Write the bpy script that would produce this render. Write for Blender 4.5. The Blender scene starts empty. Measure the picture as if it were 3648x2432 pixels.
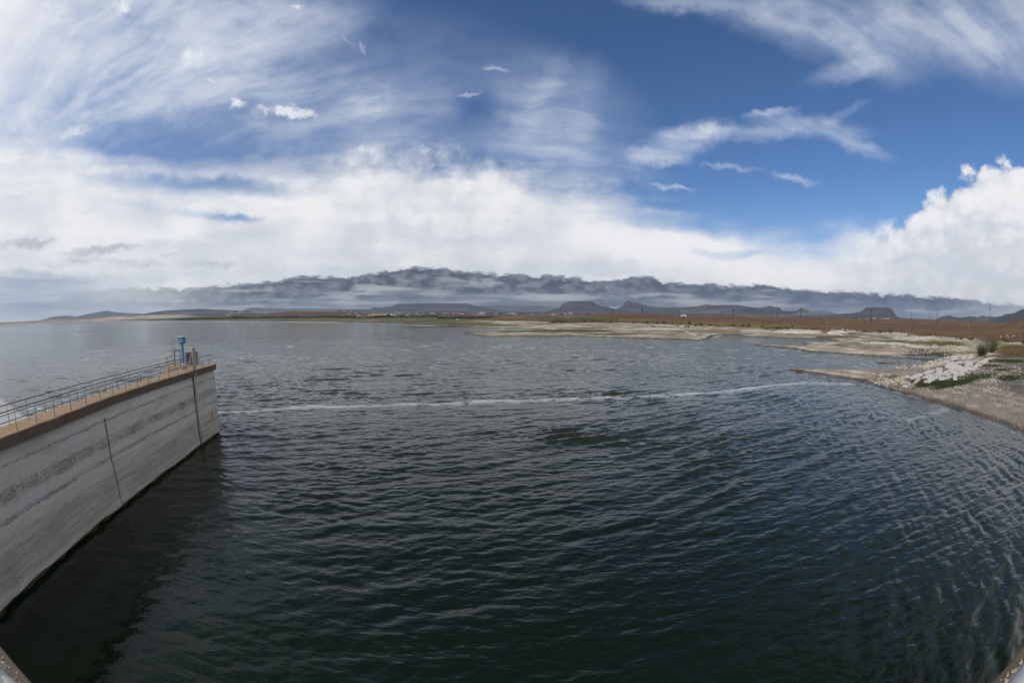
import bpy, bmesh, math, random
import numpy as np
from mathutils import Vector, Matrix

random.seed(7)
RNG = np.random.default_rng(11)
R_ = math.radians
SC = bpy.context.scene
COL = SC.collection

# ------------------------------------------------------------------ camera (full-frame 16 mm fisheye, standing on the dam walkway)
H = 16.0                                   # lens above the water, metres
PITCH = R_(2.7)
FPX, CX, CY = 1621.33, 1824.0, 1186.0      # the lens in pixels of the 3648-wide frame, used only to survey ground points
cam_d = bpy.data.cameras.new('camera')
cam = bpy.data.objects.new('camera', cam_d)
COL.objects.link(cam)
cam_d.type = 'PANO'
cam_d.panorama_type = 'FISHEYE_EQUISOLID'
cam_d.fisheye_lens = 16.0
cam_d.fisheye_fov = R_(200)
cam_d.sensor_width, cam_d.sensor_height = 36.0, 24.0
cam_d.shift_y = -30.0 / 2432.0
cam_d.clip_start, cam_d.clip_end = 0.05, 200000.0
cam.location = (0, 0, H)
cam.rotation_euler = (R_(90) - PITCH, 0, 0)
SC.camera = cam

SC.view_settings.view_transform = 'Standard'
SC.view_settings.look = 'None'
SC.view_settings.gamma = 1.0
SC.view_settings.exposure = 0.0
SC.cycles.use_denoising = True
SC.cycles.max_bounces = 6
SC.cycles.diffuse_bounces = 2
SC.cycles.glossy_bounces = 3
SC.cycles.volume_bounces = 0
SC.cycles.sample_clamp_indirect = 4.0
SC.cycles.blur_glossy = 0.5

SUN_AZ, SUN_EL = R_(-118), R_(40)          # azimuth clockwise from +Y

# ------------------------------------------------------------------ world: Nishita sky with procedural clouds by direction
class G:
    """small node-graph writer"""
    def __init__(s, nt): s.nt = nt; s.n = nt.nodes; s.l = nt.links
    def put(s, sock, v):
        if isinstance(v, bpy.types.NodeSocket): s.l.new(v, sock)
        elif v is not None: sock.default_value = v
    def m(s, op, a, b=None, c=None, clamp=False):
        n = s.n.new('ShaderNodeMath'); n.operation = op; n.use_clamp = clamp
        s.put(n.inputs[0], a)
        if b is not None: s.put(n.inputs[1], b)
        if c is not None: s.put(n.inputs[2], c)
        return n.outputs[0]
    def v(s, op, a, b=None, out=0):
        n = s.n.new('ShaderNodeVectorMath'); n.operation = op
        s.put(n.inputs[0], a)
        if b is not None:
            if op == 'SCALE': s.put(n.inputs['Scale'], b)
            else: s.put(n.inputs[1], b)
        return n.outputs['Value'] if op in ('DOT_PRODUCT', 'LENGTH') else n.outputs[0]
    def xyz(s, x, y, z=0.0):
        n = s.n.new('ShaderNodeCombineXYZ'); s.put(n.inputs[0], x); s.put(n.inputs[1], y); s.put(n.inputs[2], z); return n.outputs[0]
    def sep(s, a):
        n = s.n.new('ShaderNodeSeparateXYZ'); s.put(n.inputs[0], a); return n.outputs
    def ramp(s, x, a, b, lo=0.0, hi=1.0, kind='SMOOTHSTEP'):
        n = s.n.new('ShaderNodeMapRange'); n.interpolation_type = kind
        s.put(n.inputs['Value'], x); s.put(n.inputs['From Min'], a); s.put(n.inputs['From Max'], b)
        s.put(n.inputs['To Min'], lo); s.put(n.inputs['To Max'], hi); return n.outputs[0]
    def mapping(s, vec, loc=(0, 0, 0), rot=(0, 0, 0), scale=(1, 1, 1), kind='POINT'):
        n = s.n.new('ShaderNodeMapping'); n.vector_type = kind
        s.put(n.inputs['Vector'], vec); n.inputs['Location'].default_value = loc
        n.inputs['Rotation'].default_value = rot; n.inputs['Scale'].default_value = scale; return n.outputs[0]
    def noise(s, vec, scale=1.0, detail=6.0, rough=0.55, dist=0.0, lac=2.0, color=False, dim='3D'):
        n = s.n.new('ShaderNodeTexNoise'); n.noise_dimensions = dim
        s.put(n.inputs['Vector'], vec); n.inputs['Scale'].default_value = scale; n.inputs['Detail'].default_value = detail
        n.inputs['Roughness'].default_value = rough; n.inputs['Distortion'].default_value = dist; n.inputs['Lacunarity'].default_value = lac
        return n.outputs['Color'] if color else n.outputs['Fac']
    def mix(s, f, a, b, blend='MIX'):
        n = s.n.new('ShaderNodeMix'); n.data_type = 'RGBA'; n.blend_type = blend
        s.put(n.inputs[0], f); s.put(n.inputs[6], a); s.put(n.inputs[7], b); return n.outputs[2]
    def curve(s, x, pts, x0, x1, y0, y1):
        n = s.n.new('ShaderNodeFloatCurve'); c = n.mapping.curves[0]
        q = [((px - x0) / (x1 - x0), (py - y0) / (y1 - y0)) for px, py in pts]
        while len(c.points) < len(q): c.points.new(0.5, 0.5)
        for p, (a, b) in zip(c.points, q): p.location = (a, b); p.handle_type = 'AUTO'
        n.mapping.update()
        s.put(n.inputs['Value'], s.m('DIVIDE', s.m('SUBTRACT', x, x0), x1 - x0))
        return s.m('MULTIPLY_ADD', n.outputs[0], y1 - y0, y0)

def srgb(r, g, b, a=1.0):
    f = lambda c: (c / 255 / 12.92) if c / 255 <= 0.04045 else ((c / 255 + 0.055) / 1.055) ** 2.4
    return (f(r), f(g), f(b), a)

WORLD_STRENGTH = 0.1
HAZE_DENSITY = 1.3e-5
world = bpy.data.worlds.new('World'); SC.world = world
world.use_nodes = True
world.cycles.sampling_method = 'MANUAL'; world.cycles.sample_map_resolution = 512
def build_sky():
    nt = world.node_tree; nt.nodes.clear(); g = G(nt)
    N = lambda v, sc, det, ro, di=0.0, color=False: g.noise(v, sc, det, ro, di, color=color, dim='2D')
    out = nt.nodes.new('ShaderNodeOutputWorld'); bg = nt.nodes.new('ShaderNodeBackground')
    nt.links.new(bg.outputs[0], out.inputs[0]); bg.inputs['Strength'].default_value = WORLD_STRENGTH
    sky = nt.nodes.new('ShaderNodeTexSky'); sky.sky_type = 'NISHITA'; sky.sun_disc = False
    sky.sun_elevation = SUN_EL; sky.sun_rotation = SUN_AZ % (2 * math.pi)
    sky.air_density, sky.dust_density, sky.ozone_density, sky.altitude = 1.0, 0.6, 2.5, 900
    tc = nt.nodes.new('ShaderNodeTexCoord'); d = tc.outputs['Generated']
    d = g.v('NORMALIZE', d)
    # azimuthal chart of the sky about the direction the valley opens to; one unit is about 5.5 degrees
    fwd = (0, math.cos(PITCH), -math.sin(PITCH)); up = (0, math.sin(PITCH), math.cos(PITCH))
    k = g.m('DIVIDE', 10.453, g.m('SQRT', g.m('MAXIMUM', g.m('MULTIPLY', g.m('ADD', g.v('DOT_PRODUCT', d, fwd), 1.0), 0.5), 0.02)))
    X = g.m('MULTIPLY', g.v('DOT_PRODUCT', d, (1, 0, 0)), k)
    Y = g.m('MULTIPLY', g.v('DOT_PRODUCT', d, up), k)
    dz = g.sep(d)[2]
    S = g.xyz(X, Y, 0.0)
    cx = lambda px: (px - 1176) / 100.0
    cy = lambda py: (764.6 - py) / 100.0
    warp = g.v('SCALE', g.v('SUBTRACT', N(S, 0.8, 4, 0.6, color=True), (0.5, 0.5, 0.5)), 0.55)
    Sw = g.v('ADD', S, warp)
    warp2 = g.v('SCALE', g.v('SUBTRACT', N(S, 2.6, 5, 0.65, color=True), (0.5, 0.5, 0.5)), 0.34)
    Sf = g.v('ADD', S, warp2)
    def blobs(lst, vec):
        vx, vy, _ = g.sep(vec)
        acc = 0.0
        for (x, y, rx, ry, rot, w) in lst:
            ca, sa = math.cos(R_(rot)), math.sin(R_(rot)); ax, ay = rx / 100 * 1.5, ry / 100 * 1.5
            ox, oy = cx(x), cy(y)
            p = g.m('MULTIPLY_ADD', vx, ca / ax, g.m('MULTIPLY_ADD', vy, sa / ax, -(ox * ca + oy * sa) / ax))
            q = g.m('MULTIPLY_ADD', vx, -sa / ay, g.m('MULTIPLY_ADD', vy, ca / ay, (ox * sa - oy * ca) / ay))
            e = g.m('MULTIPLY_ADD', q, q, g.m('MULTIPLY', p, p))
            e = g.m('SUBTRACT', 1.0, e, clamp=True)
            acc = g.m('MULTIPLY_ADD', g.m('MULTIPLY', e, e), w, acc)
        return acc
    # --- A: cirrus veils and streaks ---
    veil = blobs([
        (120, 90, 470, 210, 8, 1.0), (420, 130, 330, 110, 14, 0.50), (330, 20, 250, 60, 0, 0.35), (620, 70, 250, 90, 25, 0.42),
        (460, 320, 460, 130, 0, 0.20), (160, 250, 300, 60, 0, 0.10), (760, 260, 260, 90, 0, 0.40), (840, 240, 60, 28, 0, 0.35),
        (1000, 170, 300, 120, -10, 0.22), (520, 210, 300, 60, 5, 0.28), (1100, 240, 60, 40, 0, -0.2),
        (1290, 250, 170, 110, -20, 0.34), (1250, 340, 140, 44, 0, 0.38), (1225, 250, 34, 120, -28, 0.20), (1350, 260, 34, 110, -10, 0.13), (1330, 380, 190, 30, -8, 0.25), (980, 320, 220, 40, 3, 0.26),
        (1560, 0, 130, 28, -4, 0.50), (1760, 30, 150, 50, -15, 0.40), (1930, 50, 170, 80, -10, 0.62), (2010, 110, 120, 60, -30, 0.42), (1950, 165, 90, 24, 12, 0.40),
        (2150, 40, 160, 90, -40, 0.50), (2300, 60, 140, 110, -50, 0.55),
        (1560, 330, 105, 34, 18, 0.95), (1500, 360, 80, 20, -6, 0.40), (1690, 305, 170, 17, 0, 0.55), (1860, 290, 120, 22, -8, 0.62), (1970, 335, 75, 17, -20, 0.55), (1940, 262, 60, 10, 30, 0.3),
        (1770, 258, 55, 9, 6, 0.55), (1825, 412, 48, 9, -12, 0.75), (1540, 430, 50, 7, -5, 0.75), (1680, 384, 60, 8, -4, 0.35),
        (1135, 158, 32, 5, -5, 0.55), (1075, 218, 28, 4, 4, 0.45)], Sf)
    # streaky noise, drawn on the cloud deck (perspective) so that streaks fan out over the viewer
    deck = g.v('DIVIDE', d, g.xyz(g.m('ADD', dz, 0.22), g.m('ADD', dz, 0.22), 1.0))
    deck = g.v('MULTIPLY', deck, (1, 1, 0.0))
    st = g.mapping(deck, (0.4, 0.2, 0), (0, 0, R_(-38)), (1.4, 6.0, 1))
    stw = g.v('ADD', st, g.v('SCALE', g.v('SUBTRACT', N(deck, 3.0, 3, 0.5, color=True), (0.5, 0.5, 0.5)), 0.8))
    n_st = N(stw, 1.35, 7, 0.57)
    n_fl = N(g.mapping(Sw, (3, 1, 0), (0, 0, R_(12)), (0.55, 1.0, 1)), 1.2, 7, 0.56)
    n_mix = g.m('ADD', g.m('MULTIPLY', n_st, 0.45), g.m('MULTIPLY', n_fl, 0.55))
    aA = g.m('MULTIPLY', veil, g.ramp(n_mix, 0.22, 0.80, 0.42, 1.6))
    aA = g.m('SUBTRACT', 1.0, g.m('POWER', 2.718, g.m('MULTIPLY', aA, -1.25)))
    # small fair-weather puffs
    puff = blobs([(655, 256, 62, 15, -4, 1.0), (700, 266, 48, 8, -4, 0.6), (543, 238, 20, 20, 0, 1.0), (447, 132, 34, 26, 0, 1.0), (485, 185, 22, 10, -30, 0.55), (278, 12, 30, 20, 30, 0.9),
                  (368, 84, 24, 10, 0, 0.6), (835, 345, 36, 18, 8, 0.6), (1010, 338, 75, 14, 4, 0.45), (175, 300, 60, 16, 14, 0.55), (690, 16, 25, 8, 0, 0.5), (800, 100, 50, 18, -25, 0.4), (120, 25, 140, 40, 30, 0.25)], Sf)
    n_pf = N(Sf, 3.4, 7, 0.62)
    aP = g.ramp(g.m('ADD', puff, g.m('MULTIPLY', g.m('SUBTRACT', n_pf, 0.5), 2.0)), 0.12, 1.25, 0.0, 0.95)
    aP = g.m('MULTIPLY', aP, g.ramp(puff, 0.03, 0.25))
    # --- B: the bright bank and the cumulus on the right ---
    top = [(-100, 275), (0, 286), (120, 292), (200, 318), (290, 350), (400, 380), (520, 395), (640, 378), (760, 366), (850, 352), (960, 350), (1060, 356), (1180, 384), (1300, 404), (1400, 428),
           (1500, 458), (1600, 492), (1680, 522), (1740, 552), (1800, 556), (1880, 548), (1960, 524), (2040, 505), (2110, 462), (2190, 402), (2240, 380), (2300, 362), (2352, 372), (2450, 350)]
    ytop = g.curve(X, [(cx(a), cy(b)) for a, b in top], cx(-100), cx(2450), cy(700), cy(200))
    inside = g.m('SUBTRACT', ytop, Y)                      # > 0 below the edge
    crisp = g.m('MAXIMUM', g.ramp(X, cx(1900), cx(2080)), g.m('MULTIPLY', g.m('MULTIPLY', g.ramp(X, cx(740), cx(860)), g.ramp(X, cx(1180), cx(1300), 1, 0)), 0.45))
    soft = g.m('MULTIPLY_ADD', crisp, -0.85, 1.12)
    n_b1 = N(Sw, 0.75, 6, 0.5)
    n_b2 = N(g.mapping(Sf, (7, 2, 0), (0, 0, R_(5)), (0.28, 1.5, 1)), 0.9, 7, 0.55)
    vor = nt.nodes.new('ShaderNodeTexVoronoi'); vor.feature = 'F1'; vor.voronoi_dimensions = '2D'; vor.inputs['Scale'].default_value = 2.1
    try: vor.inputs['Detail'].default_value = 1.6; vor.inputs['Roughness'].default_value = 0.45
    except Exception: pass
    g.put(vor.inputs['Vector'], Sf)
    bil = g.m('SUBTRACT', 0.5, vor.outputs['Distance'])
    edge = g.m('ADD', inside, g.m('MULTIPLY', g.m('SUBTRACT', n_b1, 0.5), g.m('MULTIPLY_ADD', crisp, -0.40, 0.75)))
    edge = g.m('ADD', edge, g.m('MULTIPLY', g.m('SUBTRACT', n_b2, 0.5), g.m('MULTIPLY_ADD', crisp, -0.9, 1.1)))
    edge = g.m('ADD', edge, g.m('MULTIPLY', bil, g.m('MULTIPLY', crisp, 0.55)))
    holes = blobs([(300, 335, 260, 26, 2, 0.30), (470, 430, 330, 24, -3, 0.30), (450, 492, 150, 16, -8, 0.45), (560, 502, 90, 10, -4, 0.40), (30, 458, 60, 12, 0, 0.6), (150, 480, 70, 18, 0, 0.35), (280, 518, 60, 12, -8, 0.35),
                   (620, 560, 90, 7, -3, 0.40), (900, 575, 160, 9, -2, 0.35), (950, 495, 90, 22, 0, 0.18), (1600, 520, 140, 18, -6, 0.24), (1650, 582, 120, 12, -3, 0.26), (1500, 500, 180, 14, -5, 0.22), (1530, 470, 80, 10, -5, 0.3),
                   (2320, 540, 60, 12, 8, 0.40), (2170, 615, 110, 8, 2, 0.35), (90, 400, 120, 20, 0, 0.2)], Sw)
    edge2 = g.m('SUBTRACT', edge, g.m('MULTIPLY', g.m('MULTIPLY', holes, g.m('MULTIPLY_ADD', n_b2, 3.0, -0.7)), 1.9))
    aB = g.m('MULTIPLY', g.ramp(g.m('DIVIDE', edge2, soft), -0.40, 0.85), g.ramp(n_b2, 0.1, 0.62, 0.80, 0.99))
    # --- C: the dark stratocumulus over the mountains ---
    dt = [(-100, 700), (100, 690), (220, 664), (300, 658), (380, 658), (500, 655), (560, 650), (620, 645), (700, 633), (800, 632), (900, 618), (980, 611), (1060, 621), (1180, 627), (1300, 634),
          (1400, 641), (1450, 634), (1492, 633), (1530, 645), (1620, 649), (1700, 655), (1740, 650), (1800, 659), (1900, 667), (2000, 671), (2100, 676), (2200, 682), (2270, 692), (2352, 700), (2450, 705)]
    ydt = g.curve(X, [(cx(a), cy(b)) for a, b in dt], cx(-100), cx(2450), cy(760), cy(560))
    n_c1 = N(g.mapping(Sf, (1, 5, 0), (0, 0, 0), (0.9, 2.2, 1)), 1.9, 7, 0.58)
    n_c2 = N(g.mapping(S, (9, 3, 0), (0, 0, R_(-1.5)), (0.50, 4.2, 1)), 1.3, 5, 0.5)
    n_c3 = N(g.mapping(S, (2, 8, 0), (0, 0, 0), (0.35, 1.1, 1)), 1.0, 4, 0.5)
    dep = g.m('SUBTRACT', ydt, Y)
    n_c4 = N(g.mapping(S, (3, 3, 0), (0, 0, 0), (1.0, 1.9, 1)), 3.2, 6, 0.54)
    lump = g.m('ADD', g.m('MULTIPLY', g.m('SUBTRACT', n_c1, 0.5), 0.16), g.m('MULTIPLY', g.m('SUBTRACT', n_c4, 0.5), 0.22))
    depn = g.m('ADD', dep, lump)
    fadeL = g.ramp(X, cx(160), cx(620)); fadeR = g.ramp(X, cx(2150), cx(2352), 1.0, 0.55)
    aC = g.m('MULTIPLY', g.ramp(depn, -0.01, 0.075), g.m('MULTIPLY', g.m('MULTIPLY_ADD', fadeL, 0.80, 0.2), fadeR))
    # scattered low fractus ahead of the bank
    frac = blobs([(60, 558, 75, 15, 3, 0.95), (250, 572, 80, 10, 6, 0.8), (160, 595, 110, 22, 12, 0.5), (300, 605, 110, 14, 0, 0.55), (520, 605, 160, 14, 2, 0.45), (400, 585, 50, 7, 0, 0.4), (980, 700, 10, 10, 0, 0.0)], Sf)
    aF = g.m('MULTIPLY', g.ramp(g.m('ADD', frac, g.m('MULTIPLY', g.m('SUBTRACT', n_c1, 0.5), 1.3)), 0.15, 0.95, 0, 0.75), g.ramp(frac, 0.02, 0.2))
    K = 1.0 / WORLD_STRENGTH
    def col(r, gg, b, m=1.0):
        c = srgb(r, gg, b); return (c[0] * K * m, c[1] * K * m, c[2] * K * m, 1)
    sk = g.mix(1.0, sky.outputs[0], (0.62, 0.82, 1.05, 1), 'MULTIPLY')
    low = g.ramp(Y, cy(640), cy(420), 0.0, 1.0)             # the low sky is paler
    sk = g.mix(g.m('MULTIPLY', g.m('SUBTRACT', 1.0, low), 0.55), sk, col(150, 178, 215))
    c = g.mix(aA, sk, g.mix(g.ramp(g.m('ADD', g.m('MULTIPLY', aA, 0.5), g.m('MULTIPLY', n_st, 0.6)), 0.35, 0.85), col(178, 192, 220), col(222, 228, 237)))
    shB = g.m('ADD', g.m('MULTIPLY', n_b1, 0.5), g.m('MULTIPLY', n_b2, 0.5))
    shB = g.m('ADD', shB, g.m('MULTIPLY', bil, g.m('MULTIPLY', crisp, 0.34)))
    depthB = g.ramp(inside, 0.0, 2.2, 0.10, -0.05)
    bcol = g.mix(g.ramp(g.m('ADD', shB, depthB), 0.26, 0.66), col(214, 218, 225), col(243, 243, 244))
    bcol = g.mix(g.m('MULTIPLY', g.ramp(inside, 0.5, 2.4), g.m('MULTIPLY', crisp, 0.35)), bcol, col(205, 208, 214))
    c = g.mix(aB, c, bcol)
    c = g.mix(aP, c, g.mix(n_pf, col(205, 214, 230), col(246, 248, 250)))
    # lower left: blue-grey rain haze under the cloud
    hz = blobs([(40, 690, 230, 55, 0, 0.85), (120, 640, 200, 20, 0, 0.45), (300, 715, 200, 22, 0, 0.35)], Sw)
    c = g.mix(g.m('MULTIPLY', hz, g.ramp(n_c2, 0.3, 0.6, 0.55, 1.0)), c, col(150, 166, 190))
    c = g.mix(aF, c, col(176, 180, 190))
    darkc = g.mix(g.ramp(g.m('ADD', g.m('MULTIPLY', n_c1, 0.40), g.m('MULTIPLY', n_c4, 0.60)), 0.40, 0.62), col(76, 83, 98), col(124, 129, 141))
    right = g.ramp(X, cx(1250), cx(1900))
    darkc = g.mix(g.m('MULTIPLY', right, 0.5), darkc, col(86, 98, 122))
    mid = g.mix(g.ramp(n_c2, 0.40, 0.66), col(108, 114, 128), col(176, 178, 183))
    core = g.ramp(g.m('ADD', g.m('ADD', dep, lump), g.m('MULTIPLY', g.m('SUBTRACT', n_c2, 0.5), 1.4)), 0.24, 0.60)
    thin = g.m('MULTIPLY', g.ramp(n_c3, 0.35, 0.62, 0.62, 1.0), core)
    cc = g.mix(thin, darkc, mid)
    nearh = g.ramp(Y, cy(738), cy(690), 1.0, 0.0)
    cc = g.mix(g.m('MULTIPLY', nearh, 0.65), cc, g.mix(right, col(156, 160, 168), col(134, 142, 158)))
    c = g.mix(aC, c, cc)
    # unseen sky behind and above the viewer: bright overcast added to light the wall
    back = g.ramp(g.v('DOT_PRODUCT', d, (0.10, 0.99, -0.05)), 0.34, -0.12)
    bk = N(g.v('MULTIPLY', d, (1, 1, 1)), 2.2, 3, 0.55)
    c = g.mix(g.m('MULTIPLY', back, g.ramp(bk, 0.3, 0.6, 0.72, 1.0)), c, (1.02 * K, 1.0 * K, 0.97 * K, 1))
    c = g.mix(g.ramp(dz, -0.02, 0.0, 1.0, 0.0), c, col(120, 128, 135))
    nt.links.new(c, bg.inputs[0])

build_sky()

sun_d = bpy.data.lights.new('sun', 'SUN'); sun = bpy.data.objects.new('sun', sun_d); COL.objects.link(sun)
sun_d.energy = 2.0; sun_d.angle = R_(7); sun_d.color = (1.0, 0.95, 0.87)
sv = Vector((math.sin(SUN_AZ) * math.cos(SUN_EL), math.cos(SUN_AZ) * math.cos(SUN_EL), math.sin(SUN_EL)))
sun.rotation_euler = sv.to_track_quat('Z', 'Y').to_euler(); sun.location = (-30, -30, 60)

# ------------------------------------------------------------------ survey helpers
def ray(px, py):
    u = px - CX; v = py - CY; r = math.hypot(u, v) + 1e-9; th = 2 * math.asin(r / 2 / FPX)
    x, y, z = u / r * math.sin(th), math.cos(th), -v / r * math.sin(th)
    c, s = math.cos(PITCH), math.sin(PITCH)
    return (x, c * y + s * z, -s * y + c * z)
def at(px, py, z=0.0, dmax=30000.0):
    d = ray(px, py); hx = math.hypot(d[0], d[1])
    t = (z - H) / d[2] if (z - H) / d[2] > 0 else 1e9
    t = min(t, dmax / hx)
    return (d[0] * t, d[1] * t, z)
def bearing(px, py=1130): d = ray(px, py); return math.atan2(d[0], d[1])
def project(x, y, z):
    dx, dy, dz = x, y, z - H
    L = np.sqrt(dx * dx + dy * dy + dz * dz) + 1e-9
    c, s = math.cos(PITCH), math.sin(PITCH)
    cy_, cz_ = (dy * c - dz * s) / L, (dy * s + dz * c) / L; cx_ = dx / L
    k = FPX / np.sqrt(np.maximum((1 + cy_) / 2, 0.02))
    return CX + cx_ * k, CY - cz_ * k

def fbm(x, y, scale, octaves=4, seed=0, gain=0.5):
    """2-D value noise, 0..1"""
    out = np.zeros(np.shape(x)); amp = 1.0; tot = 0.0
    f = 1.0 / scale
    for o in range(octaves):
        X = np.asarray(x) * f + 37.3 * (o + seed); Y = np.asarray(y) * f - 17.7 * (o + 2 * seed)
        xi = np.floor(X).astype(np.int64); yi = np.floor(Y).astype(np.int64); fx = X - xi; fy = Y - yi
        fx = fx * fx * (3 - 2 * fx); fy = fy * fy * (3 - 2 * fy)
        def h(a, b):
            n = (a * 374761393 + b * 668265263 + (seed + o) * 974634) & 0xffffffff
            n = ((n ^ (n >> 13)) * 1274126177) & 0xffffffff
            return ((n ^ (n >> 16)) & 0xffff) / 65535.0
        v = (h(xi, yi) * (1 - fx) + h(xi + 1, yi) * fx) * (1 - fy) + (h(xi, yi + 1) * (1 - fx) + h(xi + 1, yi + 1) * fx) * fy
        out += v * amp; tot += amp; amp *= gain; f *= 2.03
    return out / tot
def sst(x, a, b):
    t = np.clip((np.asarray(x, float) - a) / (b - a), 0, 1); return t * t * (3 - 2 * t)

# waterline of the reservoir, surveyed left to right
SHORE_PX = [(408, 1142), (520, 1140.5), (637, 1140.5), (820, 1142), (1000, 1143.5), (1173, 1145), (1200, 1146), (1330, 1147.5), (1448, 1149.5), (1440, 1152), (1490, 1154.2), (1515, 1153.8), (1560, 1155), (1600, 1159), (1617, 1161.2),
    (1590, 1162), (1540, 1162.6), (1480, 1164.2), (1428, 1166.6), (1490, 1167.6), (1560, 1166.8), (1615, 1165.8), (1730, 1167), (1812, 1168.4), (1880, 1171), (1948, 1174.6),
    (1900, 1175.8), (1850, 1176.8), (1790, 1179.2), (1740, 1183.2), (1690, 1184.2), (1665, 1183.6), (1652, 1185.8), (1670, 1190), (1700, 1195), (1740, 1198), (1790, 1195.6), (1830, 1194.6), (1880, 1196.4), (1950, 1197), (2036, 1195.5), (2138, 1199), (2274, 1203.4), (2410, 1207.4), (2495, 1212.4),
    (2529, 1207), (2539, 1198.6), (2563, 1192.8), (2597, 1191.4), (2646, 1196), (2728, 1200), (2855, 1205.4), (2932, 1206), (2962, 1209), (2984, 1213), (2960, 1218), (2920, 1219), (2870, 1221), (2850, 1222.4), (2885, 1225.5), (2858, 1230), (2850, 1233.2), (2817, 1232.4), (2728, 1228.6), (2664, 1225),
    (2700, 1231), (2753, 1235.4), (2817, 1240.6), (2868, 1251.6), (2919, 1254), (3008, 1259.4), (3110, 1267.4), (3160, 1271), (3216, 1275), (3263, 1279), (3338, 1286), (3348, 1284.2),
    (3263, 1276.2), (3222, 1268.6), (3240, 1265.4), (3286, 1264), (3345, 1264), (3368, 1269), (3381, 1275.5), (3366, 1281), (3345, 1285), (3333, 1286), (3303, 1289), (3275, 1295), (3250, 1300), (3216, 1308),
    (3180, 1316), (3123, 1319.5), (3047, 1321), (2982, 1319.4), (2902, 1315.6), (2841, 1316.6), (2805, 1314.4), (2810, 1318), (2873, 1327), (2942, 1336.6), (3022, 1347.6), (3063, 1355.6), (3103, 1366), (3163, 1385), (3224, 1404.6), (3305, 1427), (3385, 1450), (3466, 1475), (3546, 1499), (3648, 1544)]
LAKE = [(-60000.0, 9000.0), (-8500.0, 4200.0), (-5200.0, 3300.0)] + [at(a, b)[:2] for a, b in SHORE_PX] + [(66.0, 6.0), (60.0, -20.0), (-400.0, -20.0), (-60000.0, -6000.0)]
LAKE = np.array(LAKE)
# refine with small irregularities so that no shore runs ruler-straight
def _rough(P):
    out = []
    for i in range(len(P) - 1):
        a, b = P[i], P[i + 1]; L = np.hypot(*(b - a)); out.append(a)
        D = np.hypot(*((a + b) / 2))
        n = int(min(5, L / (0.035 * D))) if L < 3000 and a[1] > 0 else 0
        for k in range(1, n + 1):
            t = k / (n + 1); nrm = np.array([-(b - a)[1], (b - a)[0]]) / L
            out.append(a + (b - a) * t + nrm * RNG.normal() * 0.0035 * D * min(1, L / 20))
    out.append(P[-1]); return np.array(out)
LAKE = _rough(LAKE)

def shore_sd(x, y):
    """signed distance to the waterline, positive on land"""
    x = np.asarray(x, float).ravel(); y = np.asarray(y, float).ravel()
    d2 = np.full(x.shape, 1e18); inside = np.zeros(x.shape, bool)
    P = LAKE; Q = np.roll(LAKE, -1, axis=0)
    for (ax, ay), (bx, by) in zip(P, Q):
        ex, ey = bx - ax, by - ay; L2 = ex * ex + ey * ey + 1e-9
        wx, wy = x - ax, y - ay
        t = np.clip((wx * ex + wy * ey) / L2, 0, 1)
        dx, dy = wx - ex * t, wy - ey * t
        np.minimum(d2, dx * dx + dy * dy, out=d2)
        if ay != by:
            cr = ((ay > y) != (by > y)) & (x < (bx - ax) * (y - ay) / (by - ay) + ax)
            inside ^= cr
    d = np.sqrt(d2); return np.where(inside, -d, d)

ISLES = [((3121, 1291), (3150, 1293), (3203, 1294.5), 1.0), ((3160, 1289.5), (3240, 1291), (3250, 1291), 0.5), ((252, 1183), (300, 1181), (352, 1180), 5.0), ((395, 1175), (405, 1174.8), (416, 1174.6), 3.0)]
def isle_h(x, y):
    h = np.full(np.shape(x), -9.0)
    for a, b, c, w in ISLES:
        A = np.array(at(*a)[:2]); Bq = np.array(at(*c)[:2]); e = Bq - A; L = np.hypot(*e); e /= L
        u = (x - A[0]) * e[0] + (y - A[1]) * e[1]; v = -(x - A[0]) * e[1] + (y - A[1]) * e[0]
        h = np.maximum(h, 0.45 * (1 - ((u - L / 2) / (L / 2)) ** 2) - (v / w) ** 2 * 0.45 + 0.0)
    return h

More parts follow.
